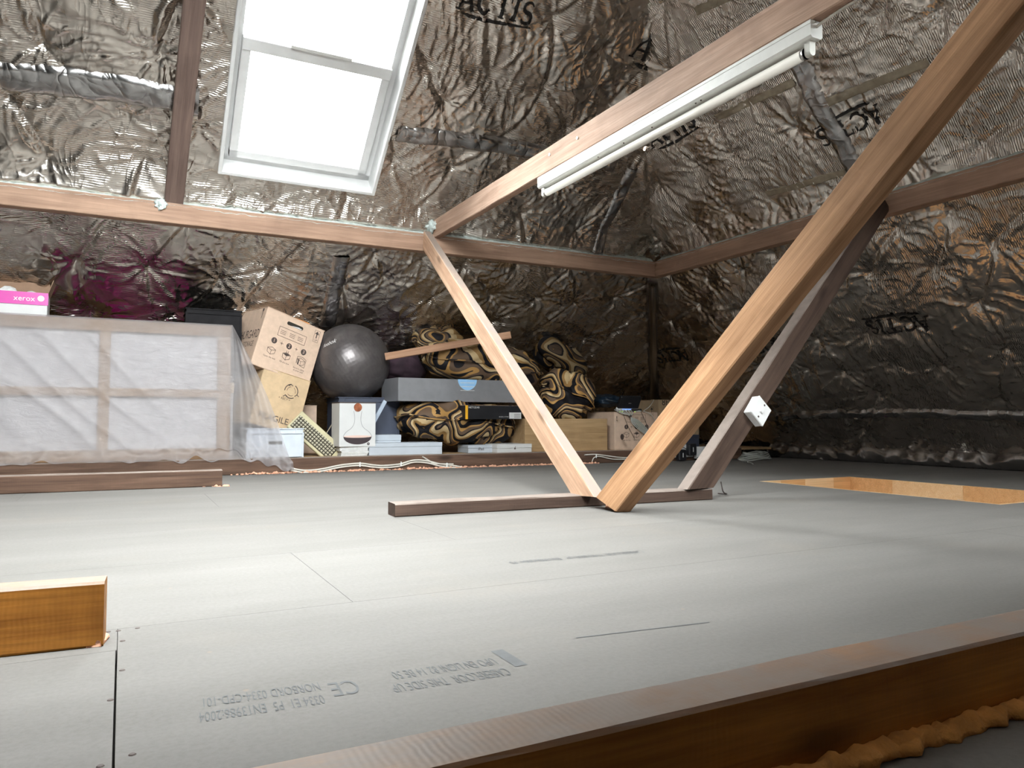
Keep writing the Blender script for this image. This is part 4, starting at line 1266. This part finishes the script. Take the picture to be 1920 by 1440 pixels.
# exercise ball, dimpled
bc = at_y(657, 681, 5.64); BR = 0.300
def ball():
    bm = bmesh.new(); bmesh.ops.create_icosphere(bm, subdivisions=6, radius=1.0)
    ga = math.pi * (3 - math.sqrt(5)); n = 1500
    dots = np.array([(math.sqrt(1 - z * z) * math.cos(ga * i), math.sqrt(1 - z * z) * math.sin(ga * i), z) for i, z in ((i, 1 - 2 * (i + 0.5) / n) for i in range(n))])
    V = np.array([v.co[:] for v in bm.verts])
    best = np.full(len(V), -1.0)
    for k in range(0, n, 200): best = np.maximum(best, (V @ dots[k:k + 200].T).max(1))
    ang = np.arccos(np.clip(best, -1, 1))
    rad = BR - 0.0032 * np.exp(-(ang / 0.019) ** 2)
    for v, r in zip(bm.verts, rad): v.co = v.co.normalized() * float(r)
    return obj_bm('exercise_ball', bm, 'ball', None, T(*bc), True)
bo = ball(); tag(bo, 'big pewter-grey dimpled exercise ball beside the moving box', 'ball')
bm = bmesh.new()
v, f = text_vf('Reebok', 0.062, 'LEFT')
bv = []
for a, b in v:
    d_ = (Vector((-0.330 + a * 0.9, -0.20, 0.145 + b))).normalized()
    bv.append(d_ * (BR + 0.0012))
obj_py('printed_lettering', bv, f, 'ink_white', bo)
# dark storage box beneath the ball
bb = open_crate('storage_box', bc.x - 0.12, bc.x + 0.34, 5.50, 5.86, DZ, bc.z - BR + 0.035, 'grey_box2', 'dark blue-grey storage box under the exercise ball')

# leaning folded pale frame behind the decanter box
p0, p1 = at_y(722, 752, 5.32), at_y(668, 846, 5.22)
timber('folding_frame', p1 + Vector((0, 0, -0.02)), p0, 0.028, 0.014, (0, -1, 0), 'alu', 'pale blue metal rail leaning behind the decanter box', 'rail', 0.001, 0)
p0, p1 = at_y(632, 780, 5.40), at_y(606, 822, 5.33)
timber('thin_rod', p1, p0, 0.006, 0.006, (0, -1, 0), 'brown_tape', 'thin buff rod leaning between keyboard and decanter box', 'rod', 0.001, 0)

# decanter box on a paper stack
q0, q1 = at_y(634, 838, 5.16), at_y(704, 755, 5.16)
dw, dh = q1.x - q0.x, q1.z - q0.z
dec = empty('decanter_box', T((q0.x + q1.x) / 2, 5.16 + 0.09, q0.z) @ R(3, 'Z'), 'white gift box with a picture of a wine decanter', 'box')
bxo('box_body', (-dw / 2, dw / 2, -0.09, 0.09, 0, dh), 'white_card', dec, bev=0.0015)
bxo('box_lid', (-dw / 2 - .001, dw / 2 + .001, -0.091, 0.091, dh - .006, dh + 0.002), 'ink_soft', dec)
k = dw / 0.278
def outline(n=40):
    pts = [(0.031, 0.262), (0.026, 0.235), (0.024, 0.20), (0.03, 0.165), (0.05, 0.135), (0.085, 0.11), (0.105, 0.085), (0.108, 0.072)]
    c = catmull([Vector((a, b, 0)) for a, b in pts], 6)
    return [(p.x * k, p.y * k) for p in c]
R1 = outline()
fp = Flat(); fp.line(R1, .0028 * k); fp.line([(-a, b) for a, b in R1], .0028 * k); fp.build('printed_outline', 'grey_box', dec, T(0, -0.09, 0))
fp = Flat(); fp.poly([(0.108 * k, 0.074 * k)] + arc(0, 0.074 * k, .108 * k, .058 * k, 0, -180, 18)); fp.disc(.083 * k, .02 * k, .0105 * k)
fp.build('printed_wine', 'wine', dec, T(0, -0.09, 0))
fp = Flat(); fp.disc(0, .074 * k, .107 * k, .009 * k); fp.build('printed_wine_top', 'blush', dec, T(0, -0.09, 0), 0.0018)
fp = Flat(); fp.disc(0, .290 * k, .0315 * k, None, 28); fp.build('printed_cork', 'cork', dec, T(0, -0.09, 0), 0.0018)
fp = Flat(); fp.text('M', .083 * k, .02 * k, .014 * k); fp.build('printed_mark', 'white_card', dec, T(0, -0.09, 0), 0.002)
s0, s1 = at_y(640, 856, 5.17), at_y(689, 841, 5.17)
nlay = 9
st = empty('paper_stack', T((s0.x + s1.x) / 2, 5.26, DZ), 'small stack of pale paper under the decanter box', 'paper')
hgt = (q0.z - DZ) / nlay
for i in range(nlay):
    jx, jy = random.uniform(-.006, .006), random.uniform(-.004, .004)
    ww = (s1.x - s0.x) / 2 * (1.0 + 0.12 * (i / nlay))
    bxo('paper_ream', (-ww + jx, ww + jx, -.09 + jy, .09 + jy, hgt * i, hgt * (i + 1) - .0008), 'paper', st)
# long white boxes
def pxbox(name, xl, yt, xr, yb, Y, depth, mat, label, cat='box', z0=None, yaw=0, bev=0.002, lid=None, group=None):
    a, b = at_y(xl, yb, Y), at_y(xr, yt, Y)
    z_0 = a.z if z0 is None else z0
    o = empty(name, T((a.x + b.x) / 2, Y + depth / 2, z_0) @ R(yaw, 'Z'), label, cat, group)
    wd, ht = b.x - a.x, b.z - z_0
    if lid:
        bxo('box_body', (-wd / 2, wd / 2, -depth / 2, depth / 2, 0, ht * (1 - lid)), mat, o, bev=bev)
        bxo('box_lid', (-wd / 2 - .0015, wd / 2 + .0015, -depth / 2 - .0015, depth / 2 + .0015, ht * (1 - lid) + .0008, ht), mat, o, bev=bev)
    else:
        bxo('box_body', (-wd / 2, wd / 2, -depth / 2, depth / 2, 0, ht), mat, o, bev=bev)
    return o, wd, ht
pxbox('flat_box', 692, 829, 829, 853, 5.17, 0.22, 'blue_white_card', 'long low bluish-white box right of the decanter box', z0=DZ, lid=0.35)
pxbox('flat_box', 690, 815, 752, 828, 5.30, 0.20, 'blue_white_card', 'pale box just behind the long low white box', z0=DZ, lid=0.3)
ab, aw, ah = pxbox('white_box', 929, 832, 996, 851, 5.13, 0.30, 'white_card', 'small glossy white product box at the foot of the tan strut', z0=DZ + .001, yaw=4, lid=0.5)
fp = Flat()
fp.disc(0.0, ah * .48, .0075, .008); fp.disc(.004, ah * .48 + .0125, .0022, .004)
fp.build('printed_mark', 'ink_soft', ab, T(0, -0.15, 0), 0.003)
wb, ww, wh = pxbox('pale_box', 878, 834, 925, 852, 5.20, 0.20, 'blue_white_card', 'grey-white slim box left of the glossy white box', z0=DZ, lid=0.4)
fp = Flat(); fp.text('iPad', 0, wh * .5, .03); fp.build('printed_lettering', 'ink_soft', wb, T(0, -0.10, 0), 0.003)

# ---- patterned cushions
def cushion(name, px, py, Y, wx, dy, hz, yaw, roll, pitch, label, seed, light=1.0, pw=2.6):
    c = at_y(px, py, Y)
    bm = bmesh.new(); bmesh.ops.create_icosphere(bm, subdivisions=5, radius=1.0)
    for v in bm.verts:
        p = v.co.copy()
        q = Vector([math.copysign(abs(a) ** (2 / pw), a) for a in p])
        m = max(1e-6, (abs(p.x) ** pw + abs(p.y) ** pw + abs(p.z) ** pw) ** (1 / pw))
        q = p / m
        # pinched corners and crumples
        pin = 1 - 0.28 * (abs(q.x) ** 3) * (abs(q.z) ** 0.5)
        q = Vector((q.x * wx / 2, q.y * dy / 2, q.z * hz / 2 * (1 - 0.22 * abs(q.x) ** 4)))
        nn = mnoise.noise(q * 6 + Vector((seed, 0, 0))) * 0.040 + mnoise.noise(q * 13 + Vector((0, seed, 0))) * 0.016
        rg = max(0, 1 - abs(mnoise.noise(q * 4.2 + Vector((0, 0, seed)))) * 5) ** 2 * 0.035
        v.co = q + p.normalized() * (nn - rg)
    mt = cushion_mat('swirl_cushion_fabric_%d' % seed, seed * 3.7, light)
    mw = T(*c) @ R(yaw, 'Z') @ R(roll, 'Y') @ R(pitch, 'X')
    o = empty(name, mw, label, 'cushion', None)
    obj_bm('cushion_cover', bm, mt, o, None, True)
    # welted seam round the middle
    ring = []
    for i in range(60):
        a = 2 * math.pi * i / 60
        ca, sa = math.cos(a), math.sin(a)
        m = (abs(ca) ** 3.2 + abs(sa) ** 3.2) ** (1 / 3.2)
        ring.append(Vector((ca / m * wx / 2 * 1.0, sa / m * dy / 2 * 1.0, 0.012 * math.sin(5 * a + seed))))
    ring.append(ring[0])
    tube('welt', ring, 0.006, mt, o, seg=6, curve=False)
    return o
cushion('patterned_cushion', 858, 790, 5.44, 1.02, 0.50, 0.36, 8, 5, 0, 'large brown and black swirl cushion crushed under the grey box', 3, 1.05)
cushion('patterned_cushion', 905, 684, 5.50, 1.06, 0.52, 0.36, 6, 6, 8, 'biggest swirl cushion lying on the grey box behind the lath', 5, 0.95)
cushion('patterned_cushion', 820, 640, 5.72, 0.40, 0.30, 0.24, -10, 0, 20, 'small swirl cushion poking up behind the left end of the lath', 8, 0.8)
cushion('patterned_cushion', 1050, 672, 5.80, 0.55, 0.34, 0.26, 0, 28, 0, 'shadowed swirl cushion behind the tan strut, right of the pile', 11, 0.6)  # shade behind the strut put into the fabric colour
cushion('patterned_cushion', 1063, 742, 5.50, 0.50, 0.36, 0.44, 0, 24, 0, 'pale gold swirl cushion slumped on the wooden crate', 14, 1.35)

gb, gw, gh = pxbox('grey_box', 742, 714, 967, 752, 5.24, 0.34, 'grey_box', 'long silver-grey box with a light blue dot, wedged between two cushions', yaw=3, lid=0.0)
fp = Flat(); fp.poly(arc(gw * .07, gh, gw * .083, gw * .083, 180, 360, 20)); fp.build('printed_dot', 'sky_blue', gb, T(0, -.17, 0))
fp = Flat()
for i in range(3): fp.line([(gw * .01, gh * (.85 - .17 * i)), (gw * .13, gh * (.85 - .17 * i))], .004)
fp.build('printed_text_lines', 'paper', gb, T(0, -.17, 0), .002)
nb, nw_, nh = pxbox('router_box', 868, 761, 979, 786, 5.16, 0.20, 'black_plastic', 'black electronics box with amber corner below the grey box', yaw=5)
bxo('box_top', (-nw_ / 2, nw_ / 2, -.10, .10, nh, nh + .001), 'blush', nb)
fp = Flat(); fp.rect(-nw_ / 2, 0, -nw_ / 2 + .022, nh); fp.build('printed_corner', 'yellow', nb, T(0, -.10, 0))
fp = Flat(); fp.text('NETGEAR', -nw_ / 2 + .075, nh - .016, .020, 1.1)
fp.text('N E G L Y P H', nw_ * .17, .018, .014)
fp.build('printed_lettering', 'ink_white', nb, T(0, -.10, 0))
fp = Flat(); fp.rect(nw_ * .27, .004, nw_ * .49, nh * .5); fp.build('paper_label', 'white_card', nb, T(0, -.10, 0))
fp = Flat()
for i in range(4): fp.line([(nw_ * .36, .012 + i * .009), (nw_ * .47, .012 + i * .009)], .003)
fp.build('label_print', 'ink_soft', nb, T(0, -.10, 0), .002)

# lath across the cushions
la, lb = at_y(722, 669, 5.34), at_y(957, 628, 5.08)
timber('lath', la, lb, 0.03, 0.055, (0, 0, 1), 'wood_lath', 'thin sawn lath lying across the cushions behind the tan strut', 'lath')

# wooden crate
wc = at_y(984, 785, 5.20); wd_ = at_y(1139, 852, 5.20)
woodc = empty('wooden_crate', T((wc.x + wd_.x) / 2, 5.20, DZ), 'plain plywood crate holding the pale gold cushion', 'crate')
hw_ = (wd_.x - wc.x) / 2; hz_ = wc.z - DZ
bxo('crate_panel', (-hw_, hw_, 0, .018, 0, hz_), 'ply', woodc, bev=.001)
bxo('crate_panel', (-hw_, hw_, .40, .418, 0, hz_), 'ply', woodc, bev=.001)
bxo('crate_panel', (-hw_, -hw_ + .018, .019, .399, 0, hz_), 'ply', woodc, bev=.001)
bxo('crate_panel', (hw_ - .018, hw_, .019, .399, 0, hz_), 'ply', woodc, bev=.001)
bxo('crate_base', (-hw_ + .018, hw_ - .018, .019, .399, .005, .02), 'ply', woodc)

# second moving box with the router on top
ma, mb = at_y(1152, 773, 5.22), at_y(1252, 852, 5.22)
mwid = 0.46; mht = ma.z - DZ
b4 = carton('moving_box', mwid, 0.42, mht, T(ma.x + mwid / 2, 5.43, DZ), 'upright brown moving box under the black router')
moving_prints(b4, mwid * 0.92, 0.42, mht, side=False)
fp = Flat(); fp.poly([(.06, mht * .83), (.072, mht * .83), (.07, mht * .9), (.062, mht * .9)]); fp.disc(.066, mht * .79, .006)
fp.disc(.14, mht * .35, .025); fp.build('printed_graphics', 'ink_soft', b4, T(-mwid / 2, -.18, 0) @ R(-90, 'Z'))
# box behind, with a plain carton to the right
pc, pd = at_y(1225, 750, 5.70), at_y(1311, 812, 5.70)
b5 = carton('tall_box', 0.50, 0.36, pc.z - DZ, T(pd.x - 0.25, 5.88, DZ), 'orange-brown box standing behind the router box', 'cardboard2')
fp = Flat(); fp.line([(-.05, .06), (.24, .06)], .01); fp.line([(-.05, .085), (.24, .085)], .006); fp.text('8F', -.17, .42, .09)
fp.build('printed_graphics', 'ink_soft', b5, T(0, -.18, 0))
pxbox('grey_tray', 1262, 815, 1311, 834, 5.40, .2, 'grey_box2', 'blue-grey tray below the orange-brown box', z0=DZ, lid=.3)

# router
rp = at_y(1178, 768, 5.26)
rt = empty('router', T(rp.x, 5.27, mht + DZ + .012) @ R(28, 'X'), 'black broadband router with a glowing blue front strip on the moving box', 'router')
rw, rh = 0.215, 0.135
bxo('router_case', (-rw / 2, rw / 2, 0, .032, .022, rh), 'black_plastic', rt, bev=.004)
bxo('front_strip', (-rw / 2, rw / 2, -.004, .034, 0, .0215), 'white_plastic', rt, bev=.004)
bxo('light_strip', (-rw * .3, rw * .3, -.0055, -.003, .0165, .0215), 'led_blue', rt)
fp = Flat(); fp.disc(-.01, .075, .005, .003); fp.rect(.0, .073, .012, .0765); fp.build('printed_logo', 'ink_white', rt)
for x_ in (-.08, -.068, -.055, .075, .083):
    bm = bmesh.new(); bmesh.ops.create_icosphere(bm, subdivisions=1, radius=.0028); obj_bm('status_light', bm, 'led_green', rt, T(x_, -.002, -.006))

def cable(pts, r, mat, label, name='cable', cat='cable'):
    o = tube(name, pts, r, mat)
    return tag(o, label, cat)
# patch cables: one bundle, its strands as parts
bun = empty('cable_bundle', T(rp.x, 5.2, DZ), 'bundle of grey network cables hanging from the router', 'cable')
inv = bun.matrix_world.inverted()
for i in range(6):
    o_ = (i - 2.5) * 2.0
    tube('strand', [at_y(1152 + i * 6, 768, 5.21), at_y(1166 + i * 4, 775, 5.19), at_y(1182, 779 + i * .6, 5.185), at_y(1190 + o_, 790 - o_ * .5, 5.185), at_y(1204 + o_, 803 - o_ * .6, 5.18), at_y(1226 + o_ * .4, 824, 5.17)], .0042, 'cable_grey', bun, inv)
bm = bmesh.new(); bmesh.ops.create_icosphere(bm, subdivisions=2, radius=.012); pz = at_y(1182, 780, 5.185)
obj_bm('cable_tie', bm, 'ink_soft', bun, inv @ T(*pz), True)
cable([at_y(1206, 771, 5.2), at_y(1218, 762, 5.2), at_y(1226, 750, 5.3)], .0035, 'cable', 'pale cable curling up from the right end of the router')
cable([at_y(1206, 771, 5.2), at_y(1220, 777, 5.18), at_y(1232, 795, 5.18)], .0035, 'cable', 'pale cable dropping from the right end of the router')
cable([at_y(1202, 772, 5.2), at_y(1210, 790, 5.2), at_y(1216, 806, 5.2)], .0022, 'ink_soft', 'thin dark cable hanging below the router')
cable([at_y(1168, 775, 5.205), at_y(1178, 800, 5.205), at_y(1190, 822, 5.205)], .0022, 'ink_soft', 'thin dark cable crossing the front of the router box')

# cables clipped along the kerb timber
KY = 5.026
run = empty('wall_cable', T(1.0, KY, 0.05), 'twin pale cable clipped in waves along the long dark timber', 'cable')
inv = run.matrix_world.inverted()
w1 = [(545, 878), (570, 882), (600, 880), (640, 872), (675, 869), (700, 872), (720, 873), (750, 870), (775, 863), (800, 864), (825, 870), (850, 873), (870, 877)]
tube('strand', [at_y(a, b, KY) for a, b in w1], .0062, 'cable', run, inv)
tube('strand', [at_y(a, b + 4, KY - .003) for a, b in w1], .0062, 'cable', run, inv)
tube('strand', [at_y(792, 856, KY), at_y(805, 864, KY), at_y(815, 869, KY - .004), at_y(850, 870, KY - .004)], .005, 'cable', run, inv)
for a, b in [(675, 871), (752, 870), (838, 872)]:
    p = at_y(a, b, KY - .008)
    bxo('cable_clip', (-.004, .004, -.004, .004, -.016, .016), 'white_plastic', run, inv @ T(*p), .001)
run2 = empty('wall_cable', T(2.8, KY, 0.05), 'short pale cable clipped to the dark timber right of the tan strut', 'cable')
inv = run2.matrix_world.inverted()
tube('strand', [at_y(a, b, KY) for a, b in [(1096, 853), (1116, 852), (1140, 855), (1165, 858), (1190, 858)]], .0055, 'cable', run2, inv)
tube('strand', [at_y(a, b, KY - .004) for a, b in [(1110, 866), (1114, 858), (1125, 856), (1150, 861), (1180, 861)]], .0045, 'cable', run2, inv)
p = at_y(1118, 855, KY - .006); bxo('cable_clip', (-.004, .004, -.004, .004, -.016, .016), 'white_plastic', run2, inv @ T(*p), .001)

# sockets and plugs by the third strut
so, sw_, sh_ = pxbox('socket_box', 1264, 833, 1300, 858, 5.00, .04, 'white_plastic', 'white double socket on the floor behind the orange strut', 'socket', bev=.003)
for x_ in (-sw_ * .25, sw_ * .2):
    bxo('rocker', (x_ - .008, x_ + .008, -.0225, -.019, sh_ * .65, sh_ * .85), 'white_plastic', so)
s2, sw2, sh2 = pxbox('socket_box', 1307, 837, 1340, 860, 4.97, .04, 'white_plastic', 'white socket box half hidden by the weathered strut', 'socket', bev=.003)
def plug(px0, py0, px1, py1, Y, label):
    a, b = at_y(px0, py1, Y), at_y(px1, py0, Y)
    o = empty('power_adapter', T((a.x + b.x) / 2, Y + .025, a.z), label, 'plug')
    w_, h_ = (b.x - a.x) / 2, b.z - a.z
    bxo('adapter_body', (-w_, w_, -.025, .025, 0, h_), 'black_plastic', o, bev=.008)
    fp = Flat(); fp.rect(-.006, h_ * .3, .004, h_ * .7); fp.build('adapter_label', 'paper', o, T(0, -.025, 0))
    tube('adapter_cable', [(-w_, 0, h_ * .3), (-w_ - .03, -.01, h_ * .6), (-w_ - .08, 0, h_ * .75)], .003, 'black_plastic', o)
    return o
plug(1274, 843, 1288, 864, 4.93, 'rounded black power adapter on the floor, left of the pair')
plug(1293, 832, 1307, 854, 4.95, 'square black power adapter in the socket, right of the pair')
cable([at_y(1306, 858, 4.94), at_y(1318, 855, 4.93), at_y(1328, 845, 4.93)], .003, 'black_plastic', 'short black cable in front of the right socket box')
cable([at_y(1312, 834, 5.0), at_y(1325, 830, 5.1), at_y(1340, 832, 5.0), at_y(1322, 836, 5.05), at_y(1345, 826, 5.2)], .004, 'black_plastic', 'tangle of black cable on top of the right socket box')
# coil of grey cable on the floor beyond the third strut
coil = empty('cable_coil', at_z(1415, 863, 0).to_4d().to_3d() and T(*at_z(1415, 863, 0)), 'coil of grey cable on the floor beyond the weathered strut', 'cable')
inv = coil.matrix_world.inverted()
ca_, cb_ = at_z(1388, 864, 0), at_z(1442, 860, 0)
for i in range(6):
    pts = []
    m_ = (ca_ + cb_) / 2; ex_ = (cb_ - ca_) / 2 * (1 - .05 * i); ey_ = Vector((0, 1, 0)) * (.10 - .008 * i)
    for k_ in range(13):
        a = 2 * math.pi * k_ / 12
        pts.append(m_ + ex_ * math.cos(a) + ey_ * math.sin(a) + Vector((0, 0, .007 + .011 * i + .006 * math.sin(3 * a + i))))
    tube('strand', pts, .0055, 'cable_grey', coil, inv)
tube('loose_end', [at_z(1402, 866, .03), at_z(1408, 868, .012), at_z(1412, 870, .006)], .005, 'cable_grey', coil, inv)
cable([at_z(1352, 928, .004) + Vector((0, 0, .06)), at_z(1356, 922, .02), at_z(1362, 926, .004), at_z(1346, 925, .004)], .003, 'ink_soft', 'thin bent wire on the floor behind the weathered strut foot')

# ---- things behind the canvas
xa_, xb_ = at_y(-60, 587, 5.36), at_y(88, 587, 5.36)
XB_Z = at_y(86, 562, 5.36).z
xo = empty('paper_carton', T((xa_.x + xb_.x) / 2, 5.455, XB_Z - 0.205) @ R(2, 'Z'), 'open white carton with a magenta band behind the wrapped canvas', 'box')
xw = (xb_.x - xa_.x) / 2
for d_, m_ in (((-xw, xw, -.13, -.126, 0, .24), 'white_card'), ((-xw, xw, .126, .13, 0, .24), 'white_card'), ((-xw, -xw + .004, -.13, .13, 0, .24), 'white_card'), ((xw - .004, xw, -.13, .13, 0, .24), 'white_card')):
    bxo('side_panel', d_, m_, xo)
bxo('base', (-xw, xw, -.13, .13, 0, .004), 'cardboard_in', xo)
bxo('front_band', (-xw - .003, xw + .003, -.135, -.131, .165, .24), 'magenta', xo)
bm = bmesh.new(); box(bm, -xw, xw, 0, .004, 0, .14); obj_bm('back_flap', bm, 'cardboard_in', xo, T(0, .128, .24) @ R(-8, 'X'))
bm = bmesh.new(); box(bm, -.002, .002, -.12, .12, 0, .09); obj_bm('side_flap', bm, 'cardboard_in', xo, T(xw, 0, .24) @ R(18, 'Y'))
fp = Flat(); fp.text('xerox', xw - .12, .20, .045); fp.disc(xw - .035, .205, .018)
fp.build('printed_lettering', 'ink_white', xo, T(0, -.135, 0))
for i, (x_, s_) in enumerate([(xw - .20, .055), (xw - .30, .06), (xw - .09, .045)]):
    bm = bmesh.new(); bmesh.ops.create_icosphere(bm, subdivisions=2, radius=s_)
    for v in bm.verts: v.co *= 1 + .35 * mnoise.noise(v.co * 22 + Vector((i * 5, 0, 0)))
    wp = xo.matrix_world @ Vector((x_, -.05 + .03 * i, .225))
    o = obj_bm('crumpled_paper', bm, 'paper', None, T(*wp))
    tag(o, ['crumpled white paper in the open magenta-banded carton, middle piece', 'crumpled white paper in the open magenta-banded carton, leftmost piece', 'crumpled white paper in the open magenta-banded carton, rightmost piece'][i], 'paper')
bxo('box_body', (-.2, .2, -.12, .12, 0, .3), 'dark_plastic', empty('storage_box', T((xa_.x + xb_.x) / 2, 5.455, DZ), 'dark box under the open magenta-banded carton', 'box'))
for o_ in bpy.data.objects:
    if o_.get('label') == 'dark box under the open magenta-banded carton': o_.scale = (1, 1, max(0.2, (XB_Z - 0.205 - DZ) / 0.3 - .003))

# magenta-lidded paper boxes, a brown carton and a blue folder lie behind the canvas (seen mirrored in the foil)
def lidbox(x0, x1, y0, y1, z1, mat_lid, label):
    o = empty('lidded_box', T((x0 + x1) / 2, (y0 + y1) / 2, DZ), label, 'box')
    h, k = (x1 - x0) / 2, (y1 - y0) / 2; H = z1 - DZ
    bxo('box_body', (-h, h, -k, k, 0, H - .02), 'white_card', o, bev=.002)
    bxo('box_lid', (-h - .004, h + .004, -k - .004, k + .004, H - .07, H), mat_lid, o, bev=.002)
lidbox(-0.12, 0.36, 5.36, 5.72, 0.74, 'magenta', 'magenta lidded paper box hidden behind the middle of the canvas')
lidbox(-0.40, -0.17, 5.36, 5.70, 0.70, 'magenta', 'magenta lidded paper box hidden behind the canvas at the left')
lidbox(0.40, 0.66, 5.36, 5.62, 0.60, 'cardboard2', 'brown lidded box hidden behind the right end of the canvas')
# black crate just above the canvas edge
ka, kb2 = at_y(350, 577, 5.50), at_y(452, 583, 5.50)
kc = open_crate('black_crate', ka.x, kb2.x, 5.50, 5.70, 0.60, ka.z, 'dark_plastic', 'black slatted crate showing above the right end of the canvas')
hw2 = (kb2.x - ka.x) / 2
for i in range(5):
    bxo('slat_opening_shade', (-hw2 + .05 + i * .07, -hw2 + .08 + i * .07, -.1025, -.1005, .12, .19), 'void', kc)  # solid dark plates, colour standing in for the shade inside the openings
lidbox(ka.x + 0.30, kb2.x - .06, 5.63, 5.80, 0.597, 'cardboard', 'brown box supporting the black slatted crate')
# blue tarp and plum bag in the shadows
def lump(name, px, py, Y, sx, sy, sz, mat, label, cat, seed):
    c = at_y(px, py, Y)
    bm = bmesh.new(); bmesh.ops.create_icosphere(bm, subdivisions=4, radius=1.0)
    for v in bm.verts:
        p = v.co.copy(); f_ = 1 + .22 * mnoise.noise(p * 2.2 + Vector((seed, 0, 0))) - .10 * max(0, 1 - abs(mnoise.noise(p * 3 + Vector((0, seed, 0)))) * 6)
        v.co = Vector((p.x * sx, p.y * sy, p.z * sz)) * f_
    o = obj_bm(name, bm, mat, None, T(*c), True)
    return tag(o, label, cat)
lump('folded_bag', 752, 692, 5.80, .20, .16, .14, 'plum', 'dark plum cloth bag between the ball and the cushions', 'bag', 2.0)
lump('folded_tarp', 1132, 752, 5.62, .16, .2, .06, 'blue_bag', 'dark blue polythene bundle beside the router', 'tarp', 5.0)

# ---- prints and small fittings belong to the part they sit on
def under(child, part):
    b = part.matrix_basis.inverted() @ child.matrix_basis
    child.parent = part; child.matrix_basis = b
for o in [q for q in bpy.data.objects if q.parent is None and q.get('category')]:
    kids = list(o.children)
    stem = lambda q: q.name.split('.')[0]
    host = next((q for n_ in ('carton_body', 'box_body', 'router_case', 'adapter_body', 'face_plate', 'keyboard_case', 'lamp_tube') for q in kids if stem(q) == n_), None)
    if host is None: continue
    for q in kids:
        n_ = stem(q)
        if n_.startswith('printed') or n_ in ('paper_label', 'label_print', 'hand_hole_shade', 'paper_inside_hole', 'adapter_label', 'key', 'key_well', 'tube_cap') or (n_ in ('rocker', 'screw') and stem(host) == 'face_plate'):
            under(q, host)
